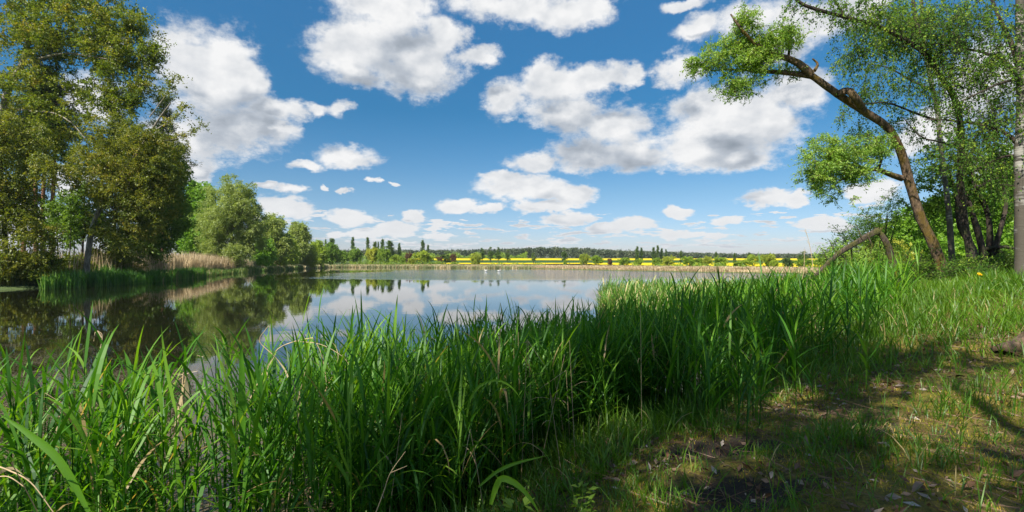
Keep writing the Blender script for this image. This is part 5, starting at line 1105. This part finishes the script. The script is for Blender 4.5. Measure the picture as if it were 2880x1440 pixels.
def weed(px, D0, H, seed, label, nl=16, ll=0.06):
    r = np.random.default_rng(seed); b = np.array([(px-1440)/F*D0, D0, 0.0]); b[2] = max(gz(b[0], b[1]), -0.1)-0.01
    root = empty("broadleaf_weed", b, label, "weed", "broad-leaved weeds at the foot of the reeds")
    top = b+np.array([r.normal()*0.05, r.normal()*0.05, H]); q = spline([b, (b+top)/2+r.normal(size=3)*0.015, top], 10)
    mb = MB(); tube(mb, q, np.linspace(0.0035, 0.0015, 10), 5); mb.build("stem", MAT['grass'], root, b, smooth=True)
    mb = MB(); t = r.uniform(0.25, 1, nl); i = (t*9).astype(int); a_ = np.arange(nl)*2.4; d = np.stack([np.cos(a_), np.sin(a_), np.full(nl, 0.35)], 1)
    st = q[i]; tip = st+d*0.03; nr = np.tile([0.0, 0.0, 1.0], (nl, 1))+r.normal(size=(nl, 3))*0.25
    for k_ in range(3):
        dd = d+r.normal(size=(nl, 3))*0.4+np.cross(d, [0, 0, 1])*(k_-1)*0.9; leaves(mb, tip, dd, nr, r.uniform(0.7, 1.2, nl)*ll, r.uniform(0.8, 1.1, nl)*ll*0.55, r.uniform(0.3, 0.8, nl))
    mb.build("foliage", MAT['hornbeam'], root, b)
for px, D0, H, sd, lb in ((905, 2.5, 0.42, 1, "leafy weed low in the reeds left of the middle at the bottom edge"), (1010, 2.35, 0.36, 2, "second leafy weed from the left along the bottom edge"), (1190, 2.3, 0.40, 3, "leafy weed at the bottom edge left of the bowed pale blade"),
    (1530, 2.3, 0.34, 4, "clover-like weed at the bottom edge right of the bowed pale blade"), (1480, 2.45, 0.40, 5, "small-leaved weed just behind the bowed pale blade"), (380, 2.4, 0.40, 6, "leafy weed between the reeds in the bottom left"), (1640, 2.9, 0.25, 7, "low weed where the reeds meet the bare soil at the bottom")):
    weed(px, D0, H, sd, lb)

rng = np.random.default_rng(707); mb = MB()
n = 9000; x = rng.uniform(-14, 3, n); y = rng.uniform(3.5, 22, n); k = (sdist(x, y) < -0.1) & (rng.random(n) < ss(vn(x, y, 0.7, 3)+0.5*vn(x, y, 2.3, 1), -0.1, 0.8)*(0.25+0.75*ss(-x/y, 0.2, 0.5))); x, y = x[k], y[k]; m = len(x)
ax = rng.normal(size=(m, 3)); ax[:, 2] = 0; nr = np.tile([0.0, 0.0, 1.0], (m, 1)); sz = rng.uniform(0.006, 0.035, m)*(0.6+y/14)
leaves(mb, np.stack([x, y, np.full(m, 0.004)], 1), ax, nr, sz, sz*0.5, rng.random(m))
tag(mb.build("floating_debris", MAT['deadleaf']), "brown flecks of leaf and pollen drifting on the water by the left reeds", "debris", kind="stuff")
xy = scatter(rng, 9000, -7, 9, 1.9, 13, lambda x, y: ss(sdist(x, y), -2.4, -1.6)*(1-ss(sdist(x, y), 0.2, 1.0))*0.13); xy = xy[(xy**2).sum(1) > 4.5]
m = len(xy); z = np.maximum(ground_z(xy[:, 0], xy[:, 1]), -0.05); mb = MB(); b = np.stack([xy[:, 0], xy[:, 1], z], 1); H = rng.uniform(0.5, 1.35, m); az = rng.uniform(0, 6.3, m); ln = np.abs(rng.normal(0.12, 0.15, m))
d = np.stack([np.cos(az)*ln, np.sin(az)*ln, np.ones(m)], 1); tip = b+d*H[:, None]; thin_sticks(mb, b, tip, np.full(m, 0.0035), np.full(m, 0.002))
br = rng.random(m) < 0.6; d2 = np.stack([np.cos(az+0.4), np.sin(az+0.4), rng.uniform(-0.9, 0.3, m)], 1)*rng.uniform(0.12, 0.4, m)[:, None]; thin_sticks(mb, tip[br], (tip+d2)[br], np.full(br.sum(), 0.002), np.full(br.sum(), 0.001))
blades(rng, mb, (b+d*(H*0.6)[:, None]), rng.uniform(0.15, 0.35, m), rng.uniform(0.006, 0.013, m), rng.uniform(0, 6.3, m), rng.uniform(0.5, 1.2, m), rng.uniform(0.8, 2.2, m), 5, rng.random(m)*0.8, twist=rng.normal(0, 0.8, m))
tag(mb.build("dead_stalks", MAT['reed_tan']), "last year's thin straw-coloured stalks standing between the green reeds", "dead stalks", kind="stuff")

# thin summer air between the camera and the far woods
m, nt, N, L = new_mat("summer_haze"); pv = N.new('ShaderNodeVolumePrincipled'); pv.inputs['Density'].default_value = 0.00012; pv.inputs['Color'].default_value = (0.80,0.88,1.0,1); pv.inputs['Anisotropy'].default_value = 0.2
o = N.new('ShaderNodeOutputMaterial'); L.new(pv.outputs[0], o.inputs['Volume'])
mb = MB(); x0, x1, y0, y1, z0, z1 = -5400, 5400, -1300, 6200, -4.0, 46.0
mb.add([(x0,y0,z0),(x1,y0,z0),(x1,y1,z0),(x0,y1,z0),(x0,y0,z1),(x1,y0,z1),(x1,y1,z1),(x0,y1,z1)], [[0,3,2,1],[4,5,6,7],[0,1,5,4],[1,2,6,5],[2,3,7,6],[3,0,4,7]])
tag(mb.build("haze", m), "thin pale air that softens the far shore", kind="stuff")
sc.cycles.volume_bounces = 0
